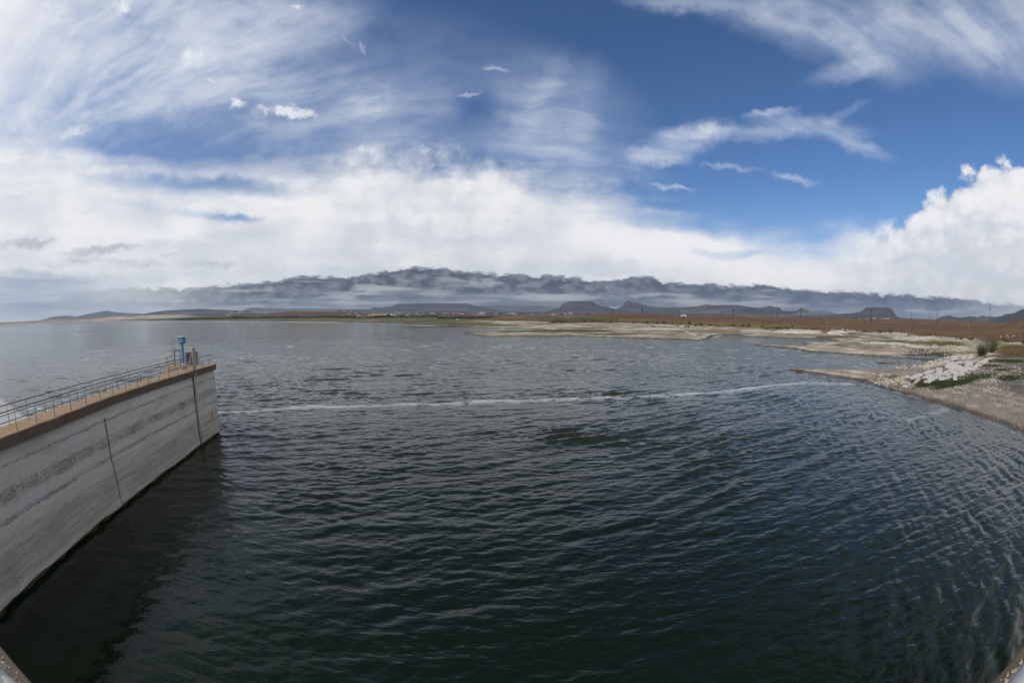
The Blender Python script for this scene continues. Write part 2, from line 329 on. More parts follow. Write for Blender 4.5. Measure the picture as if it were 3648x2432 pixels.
# low hills: (pixel column centre, distance, half width deg, half depth, height, flatness)
BUMPS = [(1835, 832, 3.6, 36, 5.4, 4), (2235, 1250, 4.2, 170, 10.8, 2), (1150, 2300, 7.2, 300, 17.5, 3), (1000, 2500, 5.0, 300, 14.0, 2), (900, 3600, 6.6, 500, 25.0, 3), (560, 5200, 7.0, 900, 34.0, 2), (420, 6500, 5.0, 900, 34.0, 2),
         (3800, 620, 11.0, 240, 30.0, 2), (3380, 330, 5.0, 90, 2.2, 2), (2990, 700, 5.0, 120, 3.2, 2), (2680, 900, 6.0, 200, 2.4, 2), (3500, 240, 6.0, 60, 1.8, 2)]
def hfun(x, y, sd=None):
    x = np.asarray(x, float); y = np.asarray(y, float); shp = x.shape
    if sd is None: sd = shore_sd(x, y).reshape(shp)
    D = np.hypot(x, y); az = np.degrees(np.arctan2(x, y))
    zm = 1.6 + 2.8 * sst(az, 4, 24)
    s = np.maximum(sd, 0)
    h = 1.5 * (1 - np.exp(-s / (6 + 0.02 * D))) + zm * (1 - np.exp(-s / 450.0))
    nearR = sst(az, 38, 50) * (1 - sst(D, 150, 260))
    h = h + nearR * 1.6 * (1 - np.exp(-s / 22.0))
    big = fbm(x, y, 160, 4, 3) - 0.5; sm = fbm(x, y, 14, 4, 5) - 0.5
    k = sst(s, 2, 60)
    h = h + k * (big * 2.6 * sst(D, 150, 600) + sm * (0.35 + 0.4 * sst(D, 100, 500))) + sst(s, 0.5, 8) * (fbm(x, y, 3.0, 3, 8) - 0.5) * 0.22
    for pc, dc, wa, wd, hh, p in BUMPS:
        a0 = math.degrees(bearing(pc)); r = (np.abs((az - a0) / wa) ** p + np.abs((D - dc) / wd) ** p)
        h = h + hh * np.exp(-r * 1.4) * (1 + 0.25 * (fbm(x, y, dc * 0.04, 3, 12) - 0.5)) * (s > 0)
    h = np.where(sd < 0, np.maximum(-2.5, sd * 0.16), h)
    ih = isle_h(x, y)
    return np.where(sd < 0, np.maximum(h, ih), h)
def zof(x, y): return float(hfun(np.array([x]), np.array([y]))[0])
def hit(px, py):
    """ground point seen at a surveyed pixel"""
    z = 0.5
    for _ in range(12):
        p = at(px, py, z, 6000); z += (max(zof(p[0], p[1]), 0) - z) * 0.6
    return (p[0], p[1], z)
def at_D(px, D):
    a = bearing(px); x, y = math.sin(a) * D, math.cos(a) * D; return (x, y, max(zof(x, y), 0))

# ------------------------------------------------------------------ object helpers
def tag(o, label=None, cat=None, group=None, kind=None):
    if label: o['label'] = label
    if cat: o['category'] = cat
    if group: o['group'] = group
    if kind: o['kind'] = kind
    return o
def empty(name, loc, rz=0.0, **kw):
    o = bpy.data.objects.new(name, None); COL.objects.link(o); o.location = loc; o.rotation_euler = (0, 0, rz)
    o.empty_display_size = 0.3; return tag(o, **kw)
def link(name, me, parent=None, mat=None):
    if mat: me.materials.append(mat)
    o = bpy.data.objects.new(name, me); COL.objects.link(o)
    if parent: o.parent = parent
    return o
def grid_mesh(name, X, Y, Z, mat, smooth=True):
    r, c = X.shape; me = bpy.data.meshes.new(name)
    co = np.stack([X, Y, Z], -1).reshape(-1, 3).astype(np.float32)
    i = np.arange(r * c).reshape(r, c)
    f = np.stack([i[:-1, :-1], i[:-1, 1:], i[1:, 1:], i[1:, :-1]], -1).reshape(-1, 4).astype(np.int32)
    me.vertices.add(len(co)); me.vertices.foreach_set('co', co.ravel())
    me.loops.add(f.size); me.loops.foreach_set('vertex_index', f.ravel())
    me.polygons.add(len(f)); me.polygons.foreach_set('loop_start', np.arange(0, f.size, 4, dtype=np.int32))
    me.polygons.foreach_set('loop_total', np.full(len(f), 4, np.int32))
    me.polygons.foreach_set('use_smooth', np.full(len(f), smooth)); me.update(calc_edges=True)
    return link(name, me, None, mat)
def set_attr(me, name, arr, kind='FLOAT'):
    a = me.attributes.new(name, kind, 'POINT')
    if kind == 'FLOAT': a.data.foreach_set('value', np.ascontiguousarray(arr, np.float32).ravel())
    else:
        c = np.ones((arr.reshape(-1, 3).shape[0], 4), np.float32); c[:, :3] = arr.reshape(-1, 3); a.data.foreach_set('color', c.ravel())

class MB:
    """collects solids and builds them as one mesh"""
    def __init__(s): s.v = []; s.f = []; s.m = []; s.cur = 0
    def add(s, vs, fs):
        o = len(s.v); s.v += [tuple(v) for v in vs]; s.f += [tuple(o + i for i in f) for f in fs]; s.m += [s.cur] * len(fs)
    def box(s, c, size, rz=0.0, rot=None, top=1.0):
        M = rot if rot is not None else Matrix.Rotation(rz, 3, 'Z')
        hx, hy, hz = size[0] / 2, size[1] / 2, size[2] / 2; vs = []
        for z in (-1, 1):
            k = top if z > 0 else 1.0
            for x, y in ((-1, -1), (1, -1), (1, 1), (-1, 1)): vs.append(Vector(c) + M @ Vector((x * hx * k, y * hy * k, z * hz)))
        s.add(vs, [(3, 2, 1, 0), (4, 5, 6, 7), (0, 1, 5, 4), (1, 2, 6, 5), (2, 3, 7, 6), (3, 0, 4, 7)])
    def tube(s, a, b, r0, r1=None, n=8, caps=True):
        a, b = Vector(a), Vector(b); r1 = r0 if r1 is None else r1; d = (b - a).normalized()
        u = d.orthogonal().normalized(); w = d.cross(u); vs = []
        for p, r in ((a, r0), (b, r1)):
            for k in range(n):
                t = 2 * math.pi * k / n; vs.append(p + u * (math.cos(t) * r) + w * (math.sin(t) * r))
        fs = [(k, (k + 1) % n, n + (k + 1) % n, n + k) for k in range(n)]
        if caps: fs += [tuple(range(n - 1, -1, -1)), tuple(range(n, 2 * n))]
        s.add(vs, fs)
    def path(s, pts, r, n=8):
        P = [Vector(p) for p in pts]; vs = []; up = None
        for i, p in enumerate(P):
            d = (P[min(i + 1, len(P) - 1)] - P[max(i - 1, 0)]).normalized()
            u = d.orthogonal().normalized() if up is None else (up - d * up.dot(d)).normalized(); up = u; w = d.cross(u)
            for k in range(n): t = 2 * math.pi * k / n; vs.append(p + u * (math.cos(t) * r) + w * (math.sin(t) * r))
        m = len(P); fs = [(i * n + k, i * n + (k + 1) % n, (i + 1) * n + (k + 1) % n, (i + 1) * n + k) for i in range(m - 1) for k in range(n)]
        s.add(vs, fs + [tuple(range(n - 1, -1, -1)), tuple(range((m - 1) * n, m * n))])
    def prism(s, poly, z0, z1):
        n = len(poly); vs = [(x, y, z0) for x, y in poly] + [(x, y, z1) for x, y in poly]
        s.add(vs, [tuple(range(n - 1, -1, -1)), tuple(range(n, 2 * n))] + [(k, (k + 1) % n, n + (k + 1) % n, n + k) for k in range(n)])
    def build(s, name, mat, parent=None, smooth=False, bevel=0.0):
        me = bpy.data.meshes.new(name); me.from_pydata(s.v, [], s.f); me.update()
        mats = mat if isinstance(mat, (list, tuple)) else [mat]
        for m in mats: me.materials.append(m)
        if len(mats) > 1: me.polygons.foreach_set('material_index', s.m)
        if smooth: me.polygons.foreach_set('use_smooth', [True] * len(me.polygons))
        o = bpy.data.objects.new(name, me); COL.objects.link(o)
        if parent: o.parent = parent
        if bevel:
            md = o.modifiers.new('bevel', 'BEVEL'); md.width = bevel; md.segments = 2; md.limit_method = 'ANGLE'
        return o

def mat_new(name):
    m = bpy.data.materials.new(name); m.use_nodes = True; m.node_tree.nodes.clear(); g = G(m.node_tree)
    out = m.node_tree.nodes.new('ShaderNodeOutputMaterial'); b = m.node_tree.nodes.new('ShaderNodeBsdfPrincipled')
    m.node_tree.links.new(b.outputs[0], out.inputs[0]); return m, g, b
def pos(g):
    n = g.n.new('ShaderNodeNewGeometry'); return n.outputs['Position']
def objco(g):
    n = g.n.new('ShaderNodeTexCoord'); return n.outputs['Object']
def bump(g, b, h, dist, strength=1.0, normal=None):
    n = g.n.new('ShaderNodeBump'); n.inputs['Strength'].default_value = strength; g.put(n.inputs['Distance'], dist); g.put(n.inputs['Height'], h)
    if normal is not None: g.put(n.inputs['Normal'], normal)
    if b is not None: g.l.new(n.outputs[0], b.inputs['Normal'])
    return n.outputs[0]
def simple(name, c1, c2=None, rough=0.8, scale=3.0, metal=0.0, bd=0.0, detail=5):
    m, g, b = mat_new(name); c2 = c2 or tuple(x * 0.7 for x in c1)
    n = g.noise(objco(g), scale, detail, 0.6)
    g.put(b.inputs['Base Color'], g.mix(g.ramp(n, 0.3, 0.7), (*c2, 1), (*c1, 1)))
    b.inputs['Roughness'].default_value = rough; b.inputs['Metallic'].default_value = metal
    if bd: bump(g, b, n, bd)
    return m

# ------------------------------------------------------------------ ground: one sheet out to the horizon
def build_ground():
    az = np.radians(np.concatenate([np.arange(-110, -80, 1.0), np.arange(-80, 80, 0.13), np.arange(80, 111, 1.0)]))
    D = np.concatenate([np.geomspace(22, 9000, 600), np.geomspace(9400, 60000, 14)])
    DD, AA = np.meshgrid(D, az, indexing='ij'); X = np.sin(AA) * DD; Y = np.cos(AA) * DD
    sd = shore_sd(X, Y).reshape(X.shape); Z = hfun(X, Y, sd)
    PX, PY = project(X, Y, Z)
    n1 = fbm(X, Y, 40, 5, 21); n2 = fbm(X, Y, 8, 4, 22); n3 = fbm(X, Y, 220, 4, 23); n4 = fbm(X, Y, 2.2, 3, 24)
    jit = (n2 - 0.5) * 10 + (n1 - 0.5) * 8
    C = lambda r, g_, b: np.array([r, g_, b])
    PALE, TAN, BROWN, RED = C(.31, .265, .20), C(.20, .155, .11), C(.115, .070, .038), C(.112, .052, .032)
    GRASS, OLIVE, WEED, DARKG = C(.060, .072, .030), C(.095, .095, .045), C(.15, .125, .045), C(.028, .034, .018)
    GREY, WET, WHITE, PLAIN, BUFF = C(.100, .088, .083), C(.075, .060, .048), C(.50, .47, .43), C(.075, .068, .074), C(.19, .155, .125)
    col = np.empty(X.shape + (3,)); col[:] = BROWN
    def put(c, w):
        w = np.clip(w, 0, 1)[..., None]; col[:] = col * (1 - w) + c * w
    pxs = [600, 1200, 1560, 1700, 1870, 2000, 2100, 2300, 2500, 2740, 2850, 2930, 3050, 3100, 3230, 3300, 3400, 3480, 3560, 3700]
    edge = np.interp(PX, pxs, [1120, 1138, 1146, 1142, 1144, 1147, 1148, 1150, 1160, 1171, 1174, 1177, 1180, 1183, 1188, 1195, 1203, 1212, 1216, 1232])
    # brown steppe
    put(RED, sst(n3, 0.45, 0.62) * 0.85); put(BUFF, sst(n1, 0.60, 0.78) * 0.35)
    put(RED, sst(PY, 1150, 1170) * sst(PX, 3100, 3250) * sst(n3, .35, .5) * .7)
    # far plain with fields
    skyl = np.interp(PX, [1990, 2080, 2130, 2350, 2420, 2612, 2850, 3100, 3250, 3400, 3500, 3560], [1136, 1127, 1119, 1119, 1127.5, 1129, 1133, 1137, 1138, 1139.5, 1139, 1120]); farp = (1 - sst(PY + (n3 - .5) * 2, skyl - 1.2, skyl + 1.0)) * (PX > 2000) * (DD > 700) + sst(DD, 950, 1300) * (PX <= 2000)
    put(PLAIN, farp); put(BUFF, farp * sst(n3, 0.56, 0.66) * .7); put(C(.045, .045, .045), farp * sst(fbm(X, Y, 500, 4, 31), 0.5, 0.6) * .7)
    # pale exposed lake bed
    bed = sst(PY + jit * 0.5, edge - 1.5, edge + 2.5) * (PX > 1500)
    put(PALE, bed)
    # pale, bleached stone and sediment bands that follow the old waterlines
    lvl = np.sin(Z * 9.0 + n1 * 5.0 + n2 * 1.5)
    put(WHITE, bed * sst(lvl, 0.25, 0.8) * sst(n2, 0.48, 0.58) * 0.7)
    put(TAN, bed * sst(lvl, -0.3, -0.9) * 0.65)
    put(OLIVE, bed * sst(n1, 0.56, 0.66) * sst(sd, 6, 22) * 0.75 * (1 - sst(PX, 3380, 3440) * sst(PY, 1290, 1310)))
    put(GRASS, bed * sst(fbm(X, Y, 26, 4, 40), 0.60, 0.68) * sst(sd, 8, 25) * 0.7 * (1 - sst(PX, 3380, 3440) * sst(PY, 1290, 1310)))
    # left and centre shore: mud, meadow, then trees
    L = (1 - sst(PX, 1620, 1760))
    put(OLIVE, L * sst(PY, 1126, 1129)); put(GRASS, L * sst(PY, 1127, 1130) * sst(n3 + n1 * .3, 0.55, 0.72) * .8)
    put(TAN, L * sst(n1, 0.52, 0.66) * sst(PY, 1134, 1140) * 0.8); put(WET, L * (1 - sst(sd, 8, 24)) * 0.8)
    put(BROWN, L * sst(DD, 1900, 2300) * (1 - sst(DD, 2700, 3000)) * sst(PX, 960, 1060)); put(RED, L * sst(DD, 1900, 2100) * (1 - sst(DD, 2700, 3000)) * sst(PX, 960, 1060) * .5)
    put(C(.34, .29, .245), (1 - sst(PX, 600, 760)) * sst(DD, 3000, 4200)); put(DARKG, (1 - sst(PX, 700, 900)) * sst(n3, .6, .66) * sst(DD, 3000, 4200) * .4)
    def ell(cx_, cy_, rx, ry, c, w=1.0, j=0.6):
        r = np.hypot((PX - cx_) / rx, (PY - cy_) / ry) + (n2 - .5) * j + (n1 - .5) * j * .7
        if c.sum() > 1.3: w = w * (0.15 + 0.85 * sst(n4 * .6 + n2 * .5, .44, .62)); c = c * .82
        put(c, (1 - sst(r, 0.75, 1.1)) * w)
    # green and yellow growth on the exposed bed
    for e in [(1850, 1180, 110, 3, GRASS), (2020, 1178, 170, 5.0, GRASS, .95), (2160, 1191, 110, 3.2, GRASS, .95), (2080, 1168, 90, 3.0, OLIVE, .8), (2250, 1189, 120, 2.0, GRASS, .7), (1750, 1157, 120, 4, OLIVE), (1680, 1151, 90, 2.5, GRASS, .8), (1900, 1149, 60, 2.0, OLIVE),
              (2060, 1138, 180, 6, C(.085, .088, .035), .9), (2230, 1140, 110, 4, WEED, .6), (1990, 1142, 90, 4, DARKG, .7), (2450, 1150, 200, 4, WEED, .55), (2620, 1158, 170, 5, WEED, .8), (2760, 1163, 110, 5, WEED, .8), (2500, 1177, 110, 3, C(.17, .125, .09), .9), (2580, 1180, 120, 9, C(.19, .145, .105), .85), (2620, 1190, 70, 3, C(.10, .08, .05), .8),
              (1835, 1147, 120, 3.4, WHITE, .5), (2380, 1171, 120, 4.5, WHITE, .75), (2300, 1176, 100, 2.5, WHITE, .55), (2440, 1197, 80, 2, TAN, .6), (2850, 1181, 110, 7.0, C(.70, .66, .61), .95, .4), (2700, 1178, 60, 4, C(.66, .62, .57), .8), (2820, 1195, 130, 5, C(.24, .19, .145), .85), (2760, 1189, 60, 4, C(.30, .25, .2), .5), (2990, 1183, 60, 6.5, C(.66, .63, .59), .95, .4), (3035, 1180, 34, 3, WHITE, .8),
              (2935, 1180, 22, 8, C(.12, .06, .04), .85), (2960, 1200, 60, 5, C(.055, .06, .025), .85), (3050, 1187, 35, 5, C(.12, .065, .045), .8), (3020, 1198, 55, 3.6, C(.06, .07, .025), .9), (2880, 1203, 90, 2.4, C(.13, .095, .06), .7),
              (3130, 1188, 90, 4.5, WHITE, .85), (3250, 1205, 90, 8, WHITE, .65), (3160, 1214, 80, 4, C(.12, .115, .05), .8), (3150, 1223, 100, 6, C(.66, .63, .58), .85), (3100, 1219, 60, 3, WHITE, .8), (3330, 1218, 110, 4, C(.11, .085, .04), .85), (3370, 1226, 90, 7, C(.14, .115, .03), .95), (3300, 1240, 80, 7, C(.10, .10, .045), .75), (3400, 1238, 60, 6, C(.36, .30, .25), .8), (3370, 1256, 110, 6, C(.115, .10, .04), .8), (3480, 1222, 50, 8, WHITE, .6),
              (3180, 1246, 110, 7, C(.33, .26, .2), .6), (3120, 1256, 160, 6, C(.40, .335, .27), .8), (3620, 1222, 60, 3, WHITE, .9), (3640, 1238, 90, 9, C(.085, .08, .03), .95), (3620, 1256, 70, 9, C(.15, .11, .05), .9), (3600, 1268, 100, 5, C(.09, .06, .045), .9), (3600, 1285, 100, 9, GREY, .9)]:
        ell(*e[:4], e[4], *(e[5:]))
    # the near right bank: grey gravel flat, shingle slope and wet foot
    nearR = sst(PX, 3050, 3140) * sst(PY, 1290, 1300) * (sd > 0)
    put(C(.20, .172, .142), nearR); put(GREY, nearR * sst(sd, 12, 26) * sst(PX, 3300, 3450) * .95)
    put(C(.20, .17, .15), nearR * sst(sd, 10, 16) * sst(n2, .5, .6) * .5)
    for dd, w_ in [(9.5, .5), (13.5, .6), (17.0, .45), (20.5, .6)]:
        put(C(.10, .078, .066), nearR * np.exp(-((sd - dd - (n1 - .5) * 2.5) / .55) ** 2) * w_ * sst(PX, 3380, 3470))
    put(C(.32, .285, .25), nearR * sst(n4, .60, .72) * .6)
    ell(3340, 1362, 110, 11, C(.045, .055, .022), .95, 1.0); ell(3480, 1300, 55, 6, C(.05, .06, .025), .9, 1.2); ell(3580, 1287, 70, 6, C(.05, .06, .025), .9, 1.0); ell(3560, 1305, 40, 6, C(.055, .06, .03), .8, 1.4); ell(3470, 1345, 160, 16, C(.34, .31, .28), .55, 1.4)
    wet = (1 - sst(sd, 0.5 + 0.004 * DD, 1.7 + 0.008 * DD + (n2 - .5) * 0.8)) * (sd > -2)
    put(WET, wet * 0.9 * (PX > 1700)); put(C(.06, .06, .045), (sd < -0.3))
    il = isle_h(X, Y) > -0.2; put(C(.20, .17, .13), il & (sd < 0))
    col *= (0.86 + 0.28 * n4)[..., None] * (0.9 + 0.2 * n2)[..., None]
    m, g, b = mat_new('ground')
    a = g.n.new('ShaderNodeAttribute'); a.attribute_name = 'Col'
    P = pos(g)
    nf = g.noise(P, 1.7, 5, 0.65); nm = g.noise(P, 0.22, 5, 0.6); nl = g.noise(g.mapping(P, (0, 0, 0), (0, 0, R_(20)), (1, 2.2, 1)), 0.022, 6, 0.65)
    f = g.m('MULTIPLY', g.ramp(nf, 0.25, 0.75, 0.62, 1.42, 'LINEAR'), g.m('MULTIPLY', g.ramp(nm, 0.25, 0.75, 0.72, 1.3, 'LINEAR'), g.ramp(nl, 0.3, 0.7, 0.70, 1.34, 'LINEAR')))
    g.put(b.inputs['Base Color'], g.v('SCALE', a.outputs['Color'], f))
    b.inputs['Roughness'].default_value = 0.95; b.inputs['Specular IOR Level'].default_value = 0.15
    bump(g, b, nf, 0.22, 0.8, bump(g, None, nm, 1.0, 0.6))
    o = grid_mesh('ground', X, Y, Z, m); set_attr(o.data, 'Col', col, 'FLOAT_COLOR'); tag(o, kind='structure')
    return o
build_ground()

# ------------------------------------------------------------------ water
WALL_A = np.array(at(792, 1535)[:2]); WALL_C = np.array(at(0, 2200)[:2])
WT = (WALL_A - WALL_C) / np.hypot(*(WALL_A - WALL_C)); WN = np.array([WT[1], -WT[0]])   # along the wall; towards the viewer's side
WALL_LEN = float(np.hypot(*(WALL_A - WALL_C)))
def build_water():
    el = np.radians(np.concatenate([np.arange(70, 25, -0.125), np.arange(25, 11, -0.05), np.arange(11, 1.2, -0.035), np.geomspace(1.2, 0.05, 90)]))
    D = H / np.tan(el); D = np.concatenate([[0.5, 2.0, 4.0], D, [25000, 60000]])
    az = np.radians(np.concatenate([np.arange(-110, -82, 0.8), np.arange(-82, 82, 0.16), np.arange(82, 111, 0.8)]))
    DD, AA = np.meshgrid(D, az, indexing='ij'); X = np.sin(AA) * DD; Y = np.cos(AA) * DD
    dD = np.gradient(D)[:, None] * np.ones_like(X); cell = np.maximum(dD, DD * 0.0028)
    # lee of the wing wall: a calm wedge between the wall and a line running from its tip towards the viewer
    tip = WALL_A; q = np.array(at(960, 2400)[:2]); e = (q - tip) / np.hypot(*(q - tip))
    side = (X - tip[0]) * e[1] - (Y - tip[1]) * e[0]                # >0 towards the wall
    behind = (X - WALL_C[0]) * WN[0] + (Y - WALL_C[1]) * WN[1]      # >0 on the viewer's side of the wall
    lee = sst(-side + (fbm(X, Y, 5, 3, 50) - .5) * 5, -1.0, 9.0) * (behind > 0)
    lee = np.where(e[0] * 1.0 == 0, lee, lee)
    if ((WALL_C - tip) @ np.array([e[1], -e[0]])) > 0: lee = sst(side + (fbm(X, Y, 5, 3, 50) - .5) * 5, -1.0, 9.0) * (behind > 0)
    calm = 1 - 0.74 * lee
    nearq = 1 - 0.45 * (1 - sst(DD, 18, 45))
    gust = np.clip((fbm(X, Y, 13, 4, 51) - .20) * 2.7, .60, 1.55) * (0.70 + 0.7 * fbm(X, Y, 3.4, 2, 52))
    Z = np.zeros_like(X); rg = np.random.default_rng(5)
    for i in range(84):
        lam = 0.75 * (9.0 / 0.75) ** (i / 83.0)
        th = R_(-68) + rg.normal() * R_(27 if lam < 2.2 else 16)
        k = 2 * math.pi / lam; amp = 0.0032 * lam * (2.0 if lam < 2.1 else 1.2 if lam < 4.5 else 0.8) * 0.72
        w = sst(lam / (cell + 1e-6), 2.0, 3.6)
        ph = rg.uniform(0, 6.28)
        a = k * (X * math.cos(th) + Y * math.sin(th)) + ph
        Z += (amp * w * (np.sin(a) + 0.30 * np.cos(2 * a))).astype(np.float64)
    # a second, reflected train off the right bank
    pk2 = sst(fbm((X * .56 + Y * .83) * .3, X * .83 - Y * .56, 4.5, 3, 79), .38, .62)
    for i in range(16):
        lam = 1.1 + i * 0.13; th = R_(-36) + rg.normal() * R_(9); k = 2 * math.pi / lam
        Z += pk2 * 0.0062 * lam * sst(lam / cell, 2.2, 4.5) * np.sin(k * (X * math.cos(th) + Y * math.sin(th)) + rg.uniform(0, 6.28)) * sst(X, 8, 45)
    # long-crested packets running out from the right
    pk = sst(fbm(X * .94 + Y * .34, (Y * .94 - X * .34) * .35, 9, 3, 77), .40, .66)
    for i in range(14):
        lam = 1.7 + i * 0.15; th = R_(-62) + rg.normal() * R_(4.5); k = 2 * math.pi / lam
        Z += pk * 0.0066 * lam * sst(lam / cell, 2.0, 3.6) * np.sin(k * (X * math.cos(th) + Y * math.sin(th)) + rg.uniform(0, 6.28))
    Z *= calm * gust * nearq
    # wind foam line and other foam, as a real cover on the surface
    foam = np.zeros_like(X)
    def streak(pts, w, a=1.0, sc=3.0, seed=60, thr=(.40, .62)):
        P = np.array([at(*p)[:2] for p in pts]); d2 = np.full(X.shape, 1e9)
        for A, B in zip(P[:-1], P[1:]):
            ex, ey = B - A; t = np.clip(((X - A[0]) * ex + (Y - A[1]) * ey) / (ex * ex + ey * ey), 0, 1)
            d2 = np.minimum(d2, (X - A[0] - ex * t) ** 2 + (Y - A[1] - ey * t) ** 2)
        n = fbm(X, Y, sc, 4, seed)
        np.maximum(foam, a * np.exp(-d2 / w ** 2) * sst(n + np.exp(-d2 / (w * .4) ** 2) * .16, *thr), out=foam)
    streak([(785, 1469), (830, 1467), (900, 1463), (980, 1459), (1050, 1451), (1100, 1446), (1180, 1449), (1280, 1448), (1400, 1440), (1480, 1436), (1560, 1440), (1620, 1433), (1760, 1427), (1900, 1424), (2050, 1418), (2200, 1414), (2350, 1409), (2480, 1400), (2600, 1391), (2700, 1379), (2790, 1369), (2860, 1361), (2950, 1364), (3020, 1366)], 0.95, 0.72, 1.5, 61, (.34, .66))
    streak([(900, 1466), (1100, 1452), (1300, 1443), (1500, 1441), (1700, 1434), (2000, 1425), (2300, 1416), (2500, 1404), (2700, 1386), (2850, 1366), (3010, 1370)], 1.5, 0.50, 1.1, 81, (.44, .68))
    streak([(2400, 1405), (2560, 1394), (2700, 1378), (2800, 1368), (2870, 1362), (2960, 1364), (3030, 1368)], 1.1, 0.85, 1.4, 82, (.38, .64))
    streak([(3225, 1502), (3260, 1486), (3300, 1478), (3340, 1468), (3368, 1455), (3330, 1447)], 1.8, 0.36, 1.6, 62, (.44, .70))
    streak([(3060, 1365), (3100, 1376), (3148, 1388)], 0.22, 0.7, 2.0, 63, (.3, .5)); streak([(3180, 1393), (3250, 1413), (3315, 1428)], 0.25, 0.95, 1.2, 64, (.3, .5))
    streak([(3335, 1432), (3350, 1436)], 0.2, 0.8, 1.0, 65, (.3, .5)); streak([(3520, 1500), (3570, 1519)], 0.16, 0.9, 1.0, 66, (.3, .5)); streak([(3602, 1534), (3614, 1540)], 0.16, 0.9, 1.0, 66, (.3, .5)); streak([(3450, 1476), (3490, 1485)], 0.12, 0.6, 1.0, 66, (.3, .5))
    streak([(95, 1455), (130, 1452), (180, 1465), (215, 1462), (120, 1470)], 0.8, 0.8, 1.6, 67, (.4, .6)); streak([(60, 1480), (110, 1490), (170, 1480)], 0.9, 0.8, 1.2, 68, (.4, .6))
    streak([(500, 1145), (1190, 1148)], 14, 0.55, 60, 69, (.2, .5)); streak([(1500, 1160), (1600, 1163)], 7, 0.5, 60, 70, (.2, .4)); streak([(1760, 1172), (1940, 1175)], 3.5, 0.6, 60, 71, (.2, .4)); streak([(2545, 1200), (2570, 1194)], 1.5, .5, 5, 72)
    fl = np.sin(X * .7 + Y * .2)
    foam = np.maximum(foam, sst(fbm(X, Y, 1.4, 3, 75), .80, .90) * 0.25 * 0)
    m, g, b = mat_new('water')
    P = pos(g)
    fa = g.n.new('ShaderNodeAttribute'); fa.attribute_name = 'foam'; ca = g.n.new('ShaderNodeAttribute'); ca.attribute_name = 'calm'; sa = g.n.new('ShaderNodeAttribute'); sa.attribute_name = 'open'
    r1 = g.mapping(P, (0, 0, 0), (0, 0, R_(-24)), (0.34, 1.0, 1)); r2 = g.mapping(P, (5, 2, 0), (0, 0, R_(-48)), (0.5, 1.0, 1)); r3 = g.mapping(P, (1, 7, 0), (0, 0, R_(-12)), (0.55, 1.0, 1))
    h1 = g.noise(r1, 0.75, 4, 0.55, 0.3, dim='2D'); h2 = g.noise(r2, 2.6, 4, 0.6, dim='2D'); h3 = g.noise(r3, 0.30, 4, 0.6, dim='2D')
    ga = g.n.new('ShaderNodeAttribute'); ga.attribute_name = 'fine'; h = g.m('ADD', g.m('MULTIPLY', h1, g.ramp(ga.outputs['Fac'], 0, 1, 0.32, 0.11, 'LINEAR')), g.m('MULTIPLY', h2, 0.042)); h = g.m('ADD', h, g.m('MULTIPLY', h3, g.ramp(sa.outputs['Fac'], 0, 1, 0.26, 0.95, 'LINEAR')))
    h4 = g.noise(g.mapping(P, (3, 9, 0), (0, 0, R_(-18)), (0.40, 1.0, 1)), 0.085, 4, 0.6, dim='2D'); h = g.m('ADD', h, g.m('MULTIPLY', h4, g.m('MULTIPLY', sa.outputs['Fac'], 1.9)))
    oa = g.n.new('ShaderNodeAttribute'); oa.attribute_name = 'far'; h5 = g.noise(g.mapping(P, (3, 9, 0), (0, 0, R_(-18)), (1.0, 0.8, 1)), 0.030, 5, 0.65, dim='2D'); h = g.m('ADD', h, g.m('MULTIPLY', h5, g.m('MULTIPLY', oa.outputs['Fac'], 5.0)))
    bump(g, b, h, ca.outputs['Fac'], 1.0)
    fn = g.noise(P, 3.0, 4, 0.7)
    ff = g.m('MULTIPLY', fa.outputs['Fac'], g.ramp(fn, 0.30, 0.55, 0.35, 1.0))
    ta = g.n.new('ShaderNodeAttribute'); ta.attribute_name = 'turbid'
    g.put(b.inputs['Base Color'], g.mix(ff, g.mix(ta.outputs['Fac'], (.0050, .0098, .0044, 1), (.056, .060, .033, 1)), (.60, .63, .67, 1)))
    g.put(b.inputs['Roughness'], g.mix(ff, (.045, .045, .045, 1), (.8, .8, .8, 1)))
    b.inputs['IOR'].default_value = 1.333; b.inputs['Specular Tint'].default_value = (.96, 1, .86, 1)
    o = grid_mesh('water', X, Y, Z, m); set_attr(o.data, 'foam', foam); set_attr(o.data, 'calm', calm * (0.8 + 0.2 * sst(DD, 20, 60)))
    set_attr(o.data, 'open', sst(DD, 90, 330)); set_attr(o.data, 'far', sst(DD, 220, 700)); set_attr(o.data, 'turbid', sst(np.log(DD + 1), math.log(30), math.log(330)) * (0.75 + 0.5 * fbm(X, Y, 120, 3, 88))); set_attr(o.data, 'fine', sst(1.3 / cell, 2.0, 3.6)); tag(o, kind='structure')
build_water()

